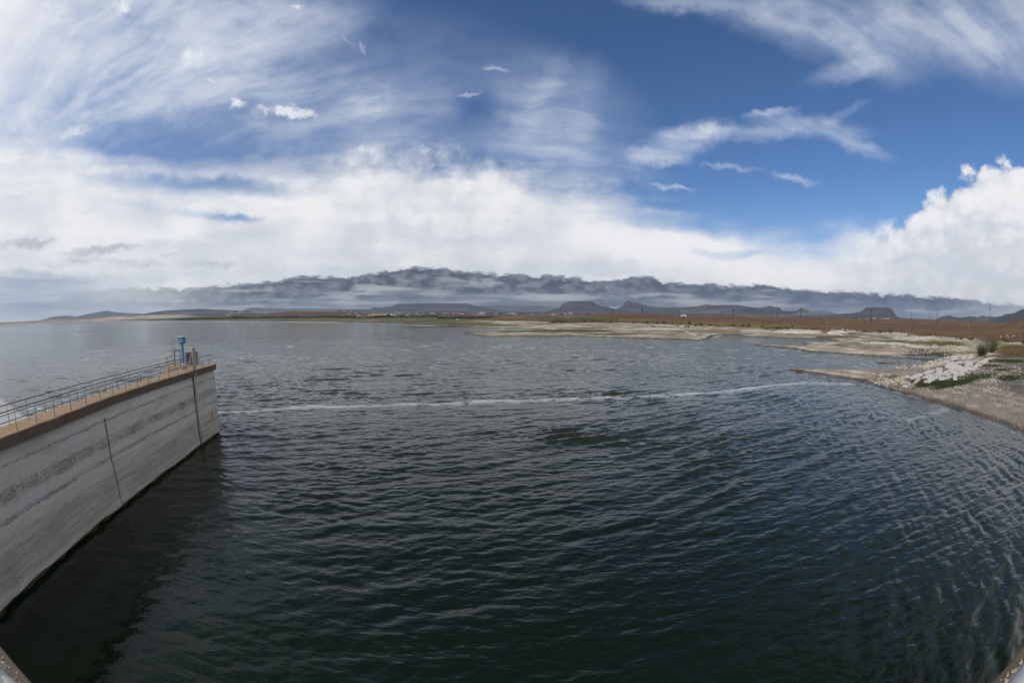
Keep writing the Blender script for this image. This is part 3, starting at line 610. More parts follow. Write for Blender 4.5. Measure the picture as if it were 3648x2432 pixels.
# ------------------------------------------------------------------ mountains far across the plain
def mountain(name, pts, D, depth, seed, mat, base_z=0.0, rough=0.035):
    px = np.array([p[0] for p in pts], float); az = np.array([bearing(p[0], p[1]) for p in pts])
    el = np.array([math.asin(ray(p[0], p[1])[2]) for p in pts])
    n = int(max(40, (az[-1] - az[0]) / R_(0.07))); A = np.linspace(az[0], az[-1], n)
    top = H + np.interp(A, az, np.tan(el)) * D
    top = np.maximum(top, 4)
    rows = 15; t = np.linspace(0, 1, rows)
    AA, TT = np.meshgrid(A, t); TOP = np.tile(top, (rows, 1))
    # profile: apron, slope, cliff at the crest, then a fall behind it
    u = np.minimum(TT / 0.70, 1.0); prof = 0.30 * u + 0.70 * u ** 3.0
    back = np.clip((TT - 0.70) / 0.30, 0, 1); prof = np.where(TT > 0.70, 1 - back ** 1.5, prof)
    S = AA * D
    gul = fbm(S, TT * depth * .5, depth * 0.22, 5, seed) - 0.5
    dist = D - depth * 0.70 + TT * depth + gul * depth * 0.18 * np.sin(np.pi * TT)
    Z = base_z - 30 * (TT <= 0) + (TOP - base_z) * prof + gul * TOP * 0.28 * np.clip(np.sin(np.pi * u), 0, 1) * (TT < 0.68)
    crest = (np.abs(TT - 0.70) < 0.04); Z = np.where(crest, TOP + (fbm(S, S * 0, D * 0.004, 3, seed + 1) - .5) * rough * TOP, Z)
    Z = np.where(TT >= 1, -40, Z)
    X = np.sin(AA) * dist; Y = np.cos(AA) * dist
    o = grid_mesh(name, X, Y, Z, mat, smooth=False); tag(o, kind='structure'); return o

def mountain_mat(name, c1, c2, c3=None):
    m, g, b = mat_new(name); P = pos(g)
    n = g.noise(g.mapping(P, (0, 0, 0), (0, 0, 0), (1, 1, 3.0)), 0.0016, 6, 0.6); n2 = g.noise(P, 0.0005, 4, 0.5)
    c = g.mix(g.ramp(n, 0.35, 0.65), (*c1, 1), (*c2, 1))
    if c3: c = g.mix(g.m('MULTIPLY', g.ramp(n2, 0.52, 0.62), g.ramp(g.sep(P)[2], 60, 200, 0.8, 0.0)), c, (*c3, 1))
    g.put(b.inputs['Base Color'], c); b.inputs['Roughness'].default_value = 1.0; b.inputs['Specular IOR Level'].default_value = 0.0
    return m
MM = mountain_mat('hazed_mountain_rock', (.050, .053, .064), (.080, .080, .090), (.17, .155, .15))  # bluish rock base, part of the distance haze painted into the colour
MF = mountain_mat('hazed_far_rock', (.085, .095, .120), (.110, .120, .140))  # bluer and paler again, far haze put into the base colour
MH = mountain_mat('pale_hill', (.30, .26, .22), (.20, .175, .15), (.36, .32, .28))
MB_ = mountain_mat('brown_hill', (.17, .105, .07), (.115, .065, .045))
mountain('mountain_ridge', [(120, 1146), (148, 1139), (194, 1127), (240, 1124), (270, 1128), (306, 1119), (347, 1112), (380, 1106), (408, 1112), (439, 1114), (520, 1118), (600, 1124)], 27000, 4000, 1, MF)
mountain('pale_hills', [(-60, 1149), (20, 1147), (120, 1143), (230, 1136), (330, 1133), (398, 1128), (434, 1124.5), (470, 1126), (520, 1126), (577, 1127), (640, 1131), (720, 1134)], 9000, 2500, 2, MH)
mountain('mountain_ridge', [(470, 1130), (536, 1113), (580, 1107), (638, 1103), (714, 1100), (760, 1101.5), (816, 1104), (867, 1107), (920, 1112), (980, 1118)], 17000, 3500, 3, MM)
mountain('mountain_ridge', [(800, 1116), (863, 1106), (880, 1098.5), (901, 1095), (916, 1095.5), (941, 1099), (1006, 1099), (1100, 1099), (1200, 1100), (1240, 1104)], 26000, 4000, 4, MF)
mountain('plateau_mountain', [(1180, 1112), (1220, 1102), (1268, 1101), (1316, 1101), (1333, 1093.5), (1360, 1096), (1372, 1093), (1390, 1091), (1404, 1086), (1418, 1081), (1480, 1080.3), (1540, 1080), (1666, 1081), (1690, 1089), (1712, 1092), (1760, 1101), (1800, 1108)], 21000, 4500, 5, MM, rough=.01)
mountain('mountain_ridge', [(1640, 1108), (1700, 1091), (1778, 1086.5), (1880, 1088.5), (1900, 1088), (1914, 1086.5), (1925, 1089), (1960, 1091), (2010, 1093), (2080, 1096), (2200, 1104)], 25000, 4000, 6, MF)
mountain('table_mountain', [(1940, 1108), (1985, 1099), (1996, 1095), (1999, 1085), (2010, 1080), (2026, 1072.6), (2070, 1072), (2111, 1073.5), (2116, 1079), (2124, 1081.5), (2133, 1085), (2136, 1089), (2146, 1090), (2158, 1090.5), (2165, 1094), (2176, 1097), (2200, 1101), (2240, 1107)], 16000, 3000, 7, MM, rough=.012)
mountain('peak_mountain', [(2140, 1113), (2189, 1103), (2205, 1096), (2216, 1091), (2226, 1078), (2232, 1072), (2241, 1071.4), (2248, 1076), (2254, 1079), (2262, 1077.4), (2268, 1077), (2285, 1082), (2308, 1089.5), (2342, 1094), (2403, 1095), (2440, 1094), (2478, 1091), (2500, 1087), (2519, 1083.6), (2536, 1087), (2580, 1086), (2625, 1085.6), (2664, 1092), (2702, 1097), (2760, 1104), (2860, 1116)], 18000, 3500, 8, MM, rough=.02)
mountain('blue_ridge', [(2560, 1110), (2640, 1100), (2700, 1097), (2727, 1093), (2736, 1090.5), (2744, 1089), (2751, 1091), (2755, 1094.5), (2766, 1093.6), (2777, 1094.6), (2782, 1099), (2784, 1106), (2794, 1107), (2817, 1109.5), (2835, 1109), (2847, 1101), (2855, 1096), (2865, 1101), (2875, 1105), (2884, 1108), (2891, 1113), (2920, 1117), (2960, 1122)], 15000, 2500, 9, MM, rough=.02)
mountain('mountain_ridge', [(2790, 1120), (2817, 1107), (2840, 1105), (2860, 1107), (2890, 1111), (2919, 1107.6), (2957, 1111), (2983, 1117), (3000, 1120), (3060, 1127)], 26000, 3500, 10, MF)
mountain('flat_topped_mountain', [(2940, 1124), (2983, 1118), (3034, 1115), (3060, 1111), (3072, 1107), (3077, 1102), (3081, 1096.5), (3086, 1095.2), (3120, 1094.6), (3164, 1095.6), (3172, 1098), (3177, 1102), (3180, 1107), (3187, 1117.6), (3194, 1125), (3203, 1130), (3225, 1134)], 14000, 2500, 11, MM, rough=.006)
mountain('mountain_ridge', [(3325, 1140), (3340, 1136), (3356, 1127.5), (3367, 1126), (3377, 1122), (3388, 1124), (3398, 1128), (3412, 1130), (3426, 1130.5), (3445, 1127), (3458, 1126.4), (3484, 1129), (3494, 1126), (3501, 1123.2), (3509, 1126), (3519, 1127), (3550, 1129), (3600, 1137), (3640, 1146)], 15000, 2500, 12, MM, rough=.03)
mountain('mountain_ridge', [(3490, 1142), (3519, 1134), (3545, 1129), (3566, 1125.6), (3580, 1119), (3597, 1116), (3610, 1115), (3618, 1112.5), (3630, 1105), (3648, 1099), (3700, 1088), (3790, 1084), (3900, 1110)], 11000, 2500, 13, MM, rough=.03)

# ------------------------------------------------------------------ far town, buildings
def M(name, c, **k): return simple(name, c, **k)
M_WALLW = M('white_render', (.55, .53, .50), rough=.9, scale=.2); M_WALLG = M('grey_render', (.32, .31, .30), rough=.9, scale=.2); M_WALLB = M('beige_render', (.44, .38, .30), rough=.9, scale=.2)
M_ROOFY = M('yellow_sheet_roof', (.50, .33, .07), rough=.6, scale=.3); M_ROOFG = M('grey_sheet_roof', (.36, .36, .37), rough=.6, scale=.3); M_ROOFR = M('dull_red_roof', (.22, .10, .07), rough=.8, scale=.3)
M_DARK = M('dark_opening', (.03, .035, .04), rough=.4); M_WHITE = M('white_sheet', (.75, .75, .73), rough=.7, scale=.2)
M_DKWALL = M('dark_shed_wall', (.06, .06, .065), rough=.8)

def building(name, label, cat, px0, px1, D, h, depth, wall, roof, roof_h, windows=0, door=False, group=None, flat=False, arch=False, zoff=0.0):
    a0, a1 = at_D(px0, D), at_D(px1, D); c = ((a0[0] + a1[0]) / 2, (a0[1] + a1[1]) / 2); w = math.hypot(a1[0] - a0[0], a1[1] - a0[1])
    z = max(0.3, zof(*c)) - 0.4 + zoff; rz = math.atan2(a1[1] - a0[1], a1[0] - a0[0])
    r = empty(name, (c[0], c[1], z), rz, label=label, cat=cat, group=group)
    if arch:
        b = MB(); n = 12
        prof = [(-w / 2 * math.cos(math.pi * k / n), h * math.sin(math.pi * k / n)) for k in range(n + 1)]
        vs = [(x, 0, zz) for x, zz in prof] + [(x, depth, zz) for x, zz in prof]; N_ = n + 1
        b.add(vs, [(k, k + 1, N_ + k + 1, N_ + k) for k in range(n)] + [tuple(range(N_ - 1, -1, -1)), tuple(range(N_, 2 * N_))]); b.build('vault', roof, r)
        b = MB(); b.box((0, -0.15, h * 0.3), (w * 0.22, 0.3, h * 0.6)); b.build('door', M_DARK, r); return r
    b = MB(); b.box((0, depth / 2, h / 2), (w, depth, h)); b.build('wall', wall, r)
    b = MB()
    if flat: b.box((0, depth / 2, h + roof_h / 2), (w + 0.8, depth + 0.8, roof_h))
    else:
        e = 0.6; b.add([(-w / 2 - e, -e, h + .01), (w / 2 + e, -e, h + .01), (w / 2 + e, depth + e, h + .01), (-w / 2 - e, depth + e, h + .01), (-w / 2, depth / 2, h + roof_h), (w / 2, depth / 2, h + roof_h)],
                       [(3, 2, 1, 0), (0, 1, 5, 4), (2, 3, 4, 5), (1, 2, 5), (3, 0, 4)])
    b.build('roof', roof, r)
    for k in range(windows):
        b = MB(); b.box((-w / 2 + w * (k + .5) / windows, -0.06, h * .55), (min(2.2, w / windows * .45), 0.12, h * .22)); b.build('window', M_DARK, r)
    if door: b = MB(); b.box((w * .3, -0.06, h * .35), (min(3.0, w * .2), 0.12, h * .7)); b.build('door', M_DARK, r)
    return r
building('factory_building', 'long white factory building with a yellow roof beyond the far shore', 'factory', 1324, 1374, 1420, 5.4, 18, M_WALLW, M_ROOFY, 2.6, windows=7)
building('annex', 'low white annex at the left end of the yellow-roofed factory', 'annex', 1312, 1323.4, 1424, 3.4, 12, M_WALLW, M_ROOFG, 1.0, windows=2)
building('long_shed', 'very low long white shed left of the yellow-roofed factory', 'shed', 1262, 1310, 1426, 1.9, 10, M_WALLW, M_ROOFG, .8, windows=6)
building('dark_shed', 'dark tall shed right beside the yellow-roofed factory', 'shed', 1376, 1389, 1430, 6.0, 12, M_DKWALL, M_DKWALL, .6, flat=True, door=True)
building('grey_shed', 'long grey shed with a pale roof between factory and white block', 'shed', 1391, 1412, 1440, 3.6, 14, M_WALLG, M_ROOFG, 1.8, windows=4)
building('white_block', 'square white two-storey block standing alone behind the far meadow', 'house', 1445, 1457, 1430, 6.0, 11, M_WALLW, M_WALLW, .5, windows=4, flat=True)
building('shore_hut', 'small white hut on the green shore left of the brown mound', 'hut', 1624, 1640, 770, 2.3, 5, M_WALLW, M_ROOFG, .3, flat=True, door=True)
building('arched_hangar', 'white arched hangar among the pylons on the brown plain', 'hangar', 2424, 2446, 1400, 5.4, 20, M_WALLW, M_WHITE, 2, arch=True)
# protos of the town houses, then copies
def house_proto(kind):
    r = empty('town_house', (0, 0, 0)); w, dp, h = ((26, 10, 7), (18, 10, 5), (36, 11, 9), (14, 9, 4.2))[kind]
    wall = (M_WALLG, M_WALLW, M_WALLG, M_WALLB)[kind]; roof = (M_ROOFG, M_ROOFR, M_ROOFG, M_ROOFG)[kind]
    b = MB(); b.box((0, 0, h / 2 - 1), (w, dp, h + 2)); b.build('wall', wall, r)
    b = MB(); e = .5; b.add([(-w / 2 - e, -dp / 2 - e, h + .01), (w / 2 + e, -dp / 2 - e, h + .01), (w / 2 + e, dp / 2 + e, h + .01), (-w / 2 - e, dp / 2 + e, h + .01), (-w / 2, 0, h + 2.4), (w / 2, 0, h + 2.4)], [(3, 2, 1, 0), (0, 1, 5, 4), (2, 3, 4, 5), (1, 2, 5), (3, 0, 4)]); b.build('roof', roof, r)
    return r
def copy_tree(o, parent=None):
    c = o.copy(); COL.objects.link(c); c.parent = parent
    for ch in list(o.children): copy_tree(ch, c)
    return c
SKX, SKY_ = [1990, 2080, 2130, 2350, 2420, 2612, 2850, 3100, 3250, 3400, 3500], [1124, 1126, 1119, 1119, 1127.5, 1129, 1133, 1137, 1138, 1139.5, 1141]
def SKD(px):
    p = hit(px, float(np.interp(px, SKX, SKY_))); return math.hypot(p[0], p[1])
HP = [house_proto(k) for k in range(4)]; used = set()
def place(protos, k, loc, rz, sc=1.0, **kw):
    o = protos[k]
    if id(o) in used: o = copy_tree(o)
    else: used.add(id(o))
    o.location = loc; o.rotation_euler = (0, 0, rz); o.scale = (sc, sc, sc) if not isinstance(sc, tuple) else sc; tag(o, **kw); return o
rr = random.Random(3)
for i in range(110):
    px = rr.choice([rr.gauss(960, 60), rr.uniform(800, 1060), rr.uniform(900, 1040)]); px = min(max(px, 735), 1062)
    lo, hi_ = 3150, 4300; D = rr.uniform(lo, hi_) if px > 820 else rr.uniform(3000, 3300)
    x, y, z = at_D(px, D); place(HP, rr.choice([0, 1, 1, 3, 2]), (x, y, z - .5), -bearing(px) + rr.uniform(-.5, .5), rr.uniform(.5, 1.0), label='pale house %s of the hillside town' % (('low at the left foot' if px < 820 else 'on the left slope' if px < 880 else 'in the left middle' if px < 930 else 'in the middle' if px < 985 else 'on the right slope' if px < 1030 else 'at the right end') + (', in the front rows' if D < 3550 else ', in the back rows')), cat='house', group='houses of the hillside town')
for i in range(75):
    px = rr.uniform(1150, 2050); D = rr.uniform(1750, 3900); x, y, z = at_D(px, D)
    place(HP, rr.choice([0, 1, 1, 3, 3]), (x, y, z - .6), -bearing(px) + rr.uniform(-.5, .5), rr.uniform(.55, 1.0), label='low pale house on the plain %s, %s' % ('left of the white block' if px < 1445 else 'between the white block and the shore hut' if px < 1630 else 'behind the brown mound' if px < 1930 else 'left of the table mountain foot', 'nearer row' if D < 2400 else 'middle distance' if D < 3200 else 'far row'), cat='house', group='houses on the plain behind the trees')
for i in range(26):
    px = rr.uniform(300, 720); D = rr.uniform(5600, 7800); x, y, z = at_D(px, D)
    place(HP, rr.choice([0, 2]), (x, y, z - .5), -bearing(px), rr.uniform(1.2, 2.0), label='tiny white building on the %s of the pale far shore hills' % ('left third' if px < 440 else 'middle' if px < 580 else 'right end'), cat='house', group='buildings on the pale hills')
for i in range(9):
    px = rr.uniform(3060, 3270); D = SKD(px) + rr.uniform(60, 200); x, y, z = at_D(px, D)
    place(HP, rr.choice([0, 2]), (x, y, z - .5), -bearing(px), rr.uniform(.35, .6), label='pale building half hidden by the dark trees on the right horizon', cat='house', group='buildings on the right horizon')

# ------------------------------------------------------------------ plants
def leaf_mat(name, c1, c2, scale=.8):
    m, g, b = mat_new(name); n = g.noise(pos(g), scale, 4, .6); n2 = g.noise(pos(g), scale * 7, 3, .6)
    c = g.mix(g.ramp(n, .35, .65), (*c1, 1), (*c2, 1)); g.put(b.inputs['Base Color'], g.v('SCALE', c, g.ramp(n2, .3, .7, .7, 1.35)))
    b.inputs['Roughness'].default_value = .75; b.inputs['Specular IOR Level'].default_value = .25; return m
L_DARK = leaf_mat('dark_leaves', (.030, .042, .016), (.055, .068, .026)); L_GREEN = leaf_mat('green_leaves', (.045, .070, .022), (.075, .100, .035)); L_YEL = leaf_mat('yellowing_leaves', (.14, .115, .03), (.085, .085, .03)); L_DRY = leaf_mat('dry_stems', (.20, .145, .07), (.12, .085, .04))
BARK = simple('bark', (.10, .075, .05), rough=.95, scale=8)
def crown_mesh(mb, rg, n, rx, ry, rz, zc, leaf, lobes=6, up=0.3):
    L = [(rg.normal(0, .45, 3) * [rx, ry, rz * .6] + [0, 0, zc], rg.uniform(.35, .62)) for _ in range(lobes)]
    for _ in range(n):
        c, s = L[rg.integers(lobes)]; v = rg.normal(size=3); v /= np.linalg.norm(v); r = rg.uniform(.45, 1.0) ** .5
        p = c + v * r * s * np.array([rx, ry, rz]);
        if p[2] < .05: p[2] = rg.uniform(.05, .3) * rz
        a = rg.normal(size=3); a /= np.linalg.norm(a); a[2] = abs(a[2]) * (1 + up) + up; a /= np.linalg.norm(a); t = np.cross(a, rg.normal(size=3)); t /= np.linalg.norm(t)
        l = leaf * rg.uniform(.6, 1.5); w = l * rg.uniform(.3, .6); mb.add([p - t * w, p + a * l * .2 - t * w * .2, p + t * w, p + a * l], [(0, 1, 2, 3)])
def bush_proto(seed, mat, n=420, tall=1.0, name='bush', leaf=.16):
    rg = np.random.default_rng(seed); r = empty(name, (0, 0, 0)); b = MB(); crown_mesh(b, rg, n, 1.0, 1.0, .8 * tall, .62 * tall, leaf, 7); b.build('crown', mat, r)
    b = MB()
    for k in range(6):
        a = rg.uniform(0, 6.28); b.tube((0, 0, -.2), (math.cos(a) * .45, math.sin(a) * .45, .9 * tall), .035, .012, 5)
    b.build('trunk', BARK, r); return r
BP = [bush_proto(1, L_DARK), bush_proto(2, L_GREEN), bush_proto(3, L_YEL), bush_proto(4, L_DARK, 500, 1.35), bush_proto(5, L_GREEN, 460, .7)]
ORD = ['first', 'second', 'third', 'fourth', 'fifth', 'sixth', 'seventh', 'eighth', 'ninth', 'tenth', 'eleventh', 'twelfth', 'thirteenth', 'fourteenth', 'fifteenth', 'sixteenth', 'seventeenth', 'eighteenth', 'nineteenth', 'twentieth', 'twenty-first', 'twenty-second', 'twenty-third', 'twenty-fourth', 'twenty-fifth', 'twenty-sixth', 'twenty-seventh', 'twenty-eighth', 'twenty-ninth', 'thirtieth']
def put_bush(k, px, py, wpx, hpx, label, group, cat='bush'):
    x, y, z = hit(px, py); D = math.hypot(x, y); w = wpx * D / FPX; h = hpx * D / FPX
    return place(BP, k, (x, y, z - .05), rr.uniform(0, 6.28), (w / 2 / 1.25, w / 2 / 1.25, h / 1.35), label=label, cat=cat, group=group)
ROW_A = [(2032, 1146, 26, 7, 0), (2083, 1147, 22, 6, 0), (2134, 1146.5, 16, 6, 0), (2176, 1147.5, 15, 6, 3), (2257, 1153, 17, 8, 0), (2295, 1154, 9, 5, 1), (2306, 1153, 16, 8, 3), (2341, 1154, 24, 8, 0), (2366, 1153.5, 20, 8, 3), (2395, 1153, 22, 6, 2), (2424, 1154, 18, 6, 2), (2457, 1156, 20, 10, 3), (2476, 1160, 14, 5, 0), (2496, 1160, 22, 12, 0), (2528, 1162, 28, 8, 1), (2556, 1161, 16, 6, 2), (2600, 1163, 14, 5, 0), (2614, 1163, 28, 10, 1), (2646, 1163.5, 22, 10, 0), (2667, 1164, 16, 9, 3)]
for i, (px, py, w, h, k) in enumerate(ROW_A):
    put_bush(k, px, py, w, h, '%s bush from the left in the row between brown steppe and pale bed' % ORD[i], 'bushes along the edge of the brown steppe')
ROW_B = [(2442, 1168.5, 12, 9, 0), (2453, 1169, 13, 10, 3), (2414, 1163, 18, 5, 0), (2253, 1164.6, 5, 3, 0), (2330, 1164, 20, 4, 2)]
for i, (a, lb) in enumerate(zip(ROW_B, ['left one of two dark round bushes standing on the pale rubble', 'right one of two dark round bushes standing on the pale rubble', 'flat dark bush just above the two round ones on pale rubble', 'tiny dark bush alone on the pale rubble bank', 'wide yellowish bush in the middle of the pale rubble bank'])):
    put_bush(a[4], a[0], a[1], a[2], a[3], lb, 'bushes on the pale rubble')
ROW_C = [(2730, 1173, 30, 7, 0), (2765, 1172.5, 34, 7, 3), (2800, 1168, 40, 8, 2), (2822, 1166, 18, 8, 1), (2717, 1165.5, 12, 7, 0), (2895, 1175, 24, 7, 0), (2910, 1173, 18, 4, 2), (2860, 1174, 16, 4, 2), (3012, 1180, 16, 5, 0), (3052, 1180, 12, 5, 0), (3080, 1181, 14, 5, 1)]
for i, (px, py, w, h, k) in enumerate(ROW_C):
    put_bush(k, px, py, w, h, '%s bush from the left above the whitest stretch of lake bed' % ORD[i], 'bushes above the white lake bed')
for (px, py, w, h, k), lb in zip([(3134, 1188, 32, 13, 1), (3168, 1189, 33, 13, 3), (3212, 1179, 12, 4, 0), (3237, 1198, 16, 9, 0), (3276, 1200, 14, 7, 2), (3290, 1198, 8, 6, 0), (3299, 1200, 7, 7, 2), (3308, 1195, 13, 5, 0), (3407, 1210, 8, 7, 0), (3423, 1212, 13, 12, 0), (3458, 1212, 34, 12, 4), (3493, 1212, 20, 12, 1), (3575, 1212, 30, 9, 2), (3645, 1226, 18, 14, 0), (3262, 1189, 6, 4, 0), (3586, 1216, 26, 8, 2)],
        ['left one of a pair of broad green bushes behind the white stones', 'right one of a pair of broad green bushes behind the white stones', 'little flat bush uphill of the pair of broad bushes', 'round dark bush on the white stone bank', 'yellowish bush right of the round one on the white bank', 'small dark bush between two yellowish ones on the white bank', 'narrow yellowish bush on the white bank', 'wide dark bush at the foot of the red slope', 'thin dark bush left of the upright dark one', 'upright dark bush behind the yellow weeds', 'wide low green bush left of the tall shrub', 'green bush close behind the tall shrub', 'dry yellow bush right behind the tall shrub', 'dark bush cut off by the right edge above the reeds', 'speck-like bush below the red slope', 'pale yellow bush at the end of the footpath']):
    put_bush(k, px, py, w, h, lb, 'bushes on the right shore')

def tree_proto(seed, mat):
    rg = np.random.default_rng(seed); r = empty('tree', (0, 0, 0)); b = MB(); crown_mesh(b, rg, 500, 2.6, 2.6, 2.2, 4.2, .42, 7); b.build('crown', mat, r)
    b = MB(); b.tube((0, 0, -.3), (0.1, 0, 3.0), .22, .13, 7)
    for k in range(5):
        a = rg.uniform(0, 6.28); b.tube((0.1, 0, rg.uniform(1.6, 2.8)), (math.cos(a) * 1.6, math.sin(a) * 1.6, rg.uniform(3.8, 5.2)), .09, .03, 5)
    b.build('trunk', BARK, r); return r
TP = [tree_proto(11, L_DARK), tree_proto(12, L_DARK)]
def put_tree(k, px, D, h, label, group=None):
    x, y, z = at_D(px, D); return place(TP, k, (x, y, z), rr.uniform(0, 6), h / 6.6, label=label, cat='tree', group=group)
put_tree(0, 2094, 1250, 9.0, 'big round dark tree standing alone on the plain left of the low hills')
TR = [2360, 2366, 2372, 2392, 2460, 2468, 2550, 2556] + [2604 + 5.5 * i for i in range(10)] + [2722, 2785, 2792, 2798, 2996, 3004]
for px in TR: put_tree(rr.randrange(2), px, SKD(px) + rr.uniform(-10, 20), rr.uniform(2.4, 4.2), 'small dark tree on the brown horizon, %s' % ('left of the hangar' if px < 2424 else 'just right of the hangar' if px < 2500 else 'before the long low row' if px < 2600 else 'in the long low row' if px < 2700 else 'below the blue ridge' if px < 2900 else 'left of the flat-topped mountain'), 'trees on the brown horizon')
for i in range(44):
    px = 3040 + i * 4.9 + rr.uniform(-2, 2); put_tree(rr.randrange(2), px, SKD(px) + rr.uniform(-20, 40), rr.uniform(4.0, 8.0) * (1 if px < 3240 else .6), 'dark tree in the %s of the row on the right horizon' % ('left end' if px < 3085 else 'left half' if px < 3140 else 'middle' if px < 3190 else 'right end'), 'row of trees on the right horizon')
for i in range(60):
    px = rr.uniform(1380, 2080); D = rr.uniform(1500, 2600); put_tree(rr.randrange(2), px, D, rr.uniform(4, 9), 'dark tree among the plain houses %s, %s' % ('left of the shore hut' if px < 1630 else 'behind the brown mound' if px < 1930 else 'below the table mountain', 'nearer row' if D < 1950 else 'farther row'), 'trees among the plain houses')

# the far tree belt reads as one mass
def belt():
    rg = np.random.default_rng(9); b = MB()
    for i in range(5200):
        px = rg.uniform(520, 1790) if i % 3 else rg.uniform(640, 1700); D = 1130 + rg.uniform(0, 220) if px > 1250 else 1250 + (1250 - px) * 1.1 + rg.uniform(0, 260)
        if px > 1560: D = rg.uniform(900, 1150)
        a = bearing(px); x, y = math.sin(a) * D, math.cos(a) * D; z = 2.4
        s = rg.uniform(1.6, 3.6) * D / 1250 * min(1, max(.15, (px - 500) / 260)) * (1.0 + .5 * math.sin(px * .05) * math.sin(px * .013)); hgt = s * rg.uniform(.5, 1.15)
        m = 7; vs = [(x + math.cos(t) * s * rg.uniform(.6, 1.1), y + math.sin(t) * s * rg.uniform(.6, 1.1), z - .6 + rg.uniform(-.2, .3)) for t in np.linspace(0, 6.28, m, endpoint=False)] + [(x + math.cos(t) * s * rg.uniform(.35, .9), y + math.sin(t) * s * rg.uniform(.35, .9), z + hgt * rg.uniform(.5, .9)) for t in np.linspace(0, 6.28, m, endpoint=False)] + [(x, y, z + hgt)]
        b.add(vs, [(k, (k + 1) % m, m + (k + 1) % m, m + k) for k in range(m)] + [(m + k, m + (k + 1) % m, 2 * m) for k in range(m)])
    tag(b.build('woods', leaf_mat('belt_leaves', (.020, .026, .014), (.042, .048, .022), .02)), kind='stuff')
    b = MB()
    for i in range(2600):
        px = rg.uniform(1960, 2200); py = rg.uniform(1135, 1145) - (px - 1960) * .01; x, y, z = at(px, py, 3.5); s = rg.uniform(.8, 2.4); hgt = s * rg.uniform(.6, 1.1); z = max(zof(x, y), 0) if i % 40 == 0 else 3.3
        m = 6; vs = [(x + math.cos(t) * s, y + math.sin(t) * s, z - .8) for t in np.linspace(0, 6.28, m, endpoint=False)] + [(x + math.cos(t) * s * rg.uniform(.4, .9), y + math.sin(t) * s * rg.uniform(.4, .9), z + hgt * rg.uniform(.5, .9)) for t in np.linspace(0, 6.28, m, endpoint=False)] + [(x, y, z + hgt)]
        b.add(vs, [(k, (k + 1) % m, m + (k + 1) % m, m + k) for k in range(m)] + [(m + k, m + (k + 1) % m, 2 * m) for k in range(m)])
    tag(b.build('undergrowth', leaf_mat('scrub_leaves', (.050, .052, .020), (.10, .088, .03), .05)), kind='stuff')
belt()
def scrub():
    rg = np.random.default_rng(19); b = MB(); N_ = 2600
    px = rg.uniform(2060, 3640, N_); top = np.interp(px, [2060, 2300, 2600, 2850, 3100, 3400, 3640], [1131, 1128, 1133, 1137, 1141, 1144, 1150]); bot = np.interp(px, [2060, 2300, 2500, 2740, 2930, 3100, 3230, 3400, 3560, 3640], [1146, 1149, 1159, 1170, 1176, 1182, 1187, 1202, 1215, 1224])
    py = top + (bot - top) * rg.random(N_) ** .7; P = np.array([at(a, c, 4.0) for a, c in zip(px, py)]); z = hfun(P[:, 0], P[:, 1])
    for (x, y, _), zz in zip(P, z):
        D = math.hypot(x, y)
        if fbm(np.array([x]), np.array([y]), 60, 3, 47)[0] < .44: continue
        s = rg.uniform(.7, 2.0) * D / FPX * 1.6; h = s * rg.uniform(.35, .7); m = 6
        vs = [(x + math.cos(t) * s * rg.uniform(.7, 1.2), y + math.sin(t) * s * rg.uniform(.7, 1.2), zz - .3) for t in np.linspace(0, 6.28, m, endpoint=False)] + [(x + math.cos(t) * s * .6, y + math.sin(t) * s * .6, zz + h * rg.uniform(.5, .9)) for t in np.linspace(0, 6.28, m, endpoint=False)] + [(x, y, zz + h)]
        b.add(vs, [(k, (k + 1) % m, m + (k + 1) % m, m + k) for k in range(m)] + [(m + k, m + (k + 1) % m, 2 * m) for k in range(m)])
    tag(b.build('scrub', leaf_mat('steppe_scrub', (.055, .045, .022), (.10, .075, .035), .05)), kind='stuff')
scrub()

# tall shrubs beside the slabs
def willow(name, px, py, hpx, wpx, seed, mat, label, n=5200):
    x, y, z = hit(px, py); D = math.hypot(x, y); h = hpx * D / FPX; w = wpx * D / FPX / 2 * 1.25; rg = np.random.default_rng(seed)
    r = empty(name, (x, y, z - .1), label=label, cat='shrub'); st = MB(); lf = MB()
    for k in range(34):
        a = rg.uniform(0, 6.28); rr_ = w * rg.uniform(.05, 1.0) ** .6; hh = h * rg.uniform(.55, 1.0) * (1 - .35 * (rr_ / w) ** 2)
        P = [np.array([0, 0, 0]) + rg.normal(0, .15, 3) * [1, 1, 0]]
        for t in (.3, .6, 1.0): P.append(np.array([math.cos(a) * rr_ * t ** .45, math.sin(a) * rr_ * t ** .45, hh * t]) + rg.normal(0, .12, 3))
        for (p, q), r0 in zip(zip(P[:-1], P[1:]), (.06, .045, .03)): st.tube(p, q, r0, r0 * .7, 5)
        for _ in range(n // 34):
            t = rg.uniform(.18, 1.0) ; i = min(int(t * 3), 2); p = P[i] + (P[i + 1] - P[i]) * (t * 3 - i) + rg.normal(0, .75, 3)
            d = rg.normal(size=3); d[2] = abs(d[2]) + .6; d /= np.linalg.norm(d); s_ = np.cross(d, rg.normal(size=3)); s_ /= np.linalg.norm(s_); l = rg.uniform(.22, .5); wd = rg.uniform(.04, .09)
            if p[2] < .1: p[2] = .1
            lf.add([p - s_ * wd, p + d * l * .5 - s_ * wd * .8, p + d * l, p + s_ * wd + d * l * .4], [(0, 1, 2, 3)])
    lf.build('crown', mat, r); st.build('trunk', BARK, r); return r
willow('shrub', 3532, 1256, 56, 52, 21, L_GREEN, 'tallest bushy green shrub above the upper end of the white slabs', 4800)
willow('shrub', 3497, 1272, 44, 34, 22, L_DARK, 'darker narrow shrub rooted at the back corner of the white slabs', 5200)

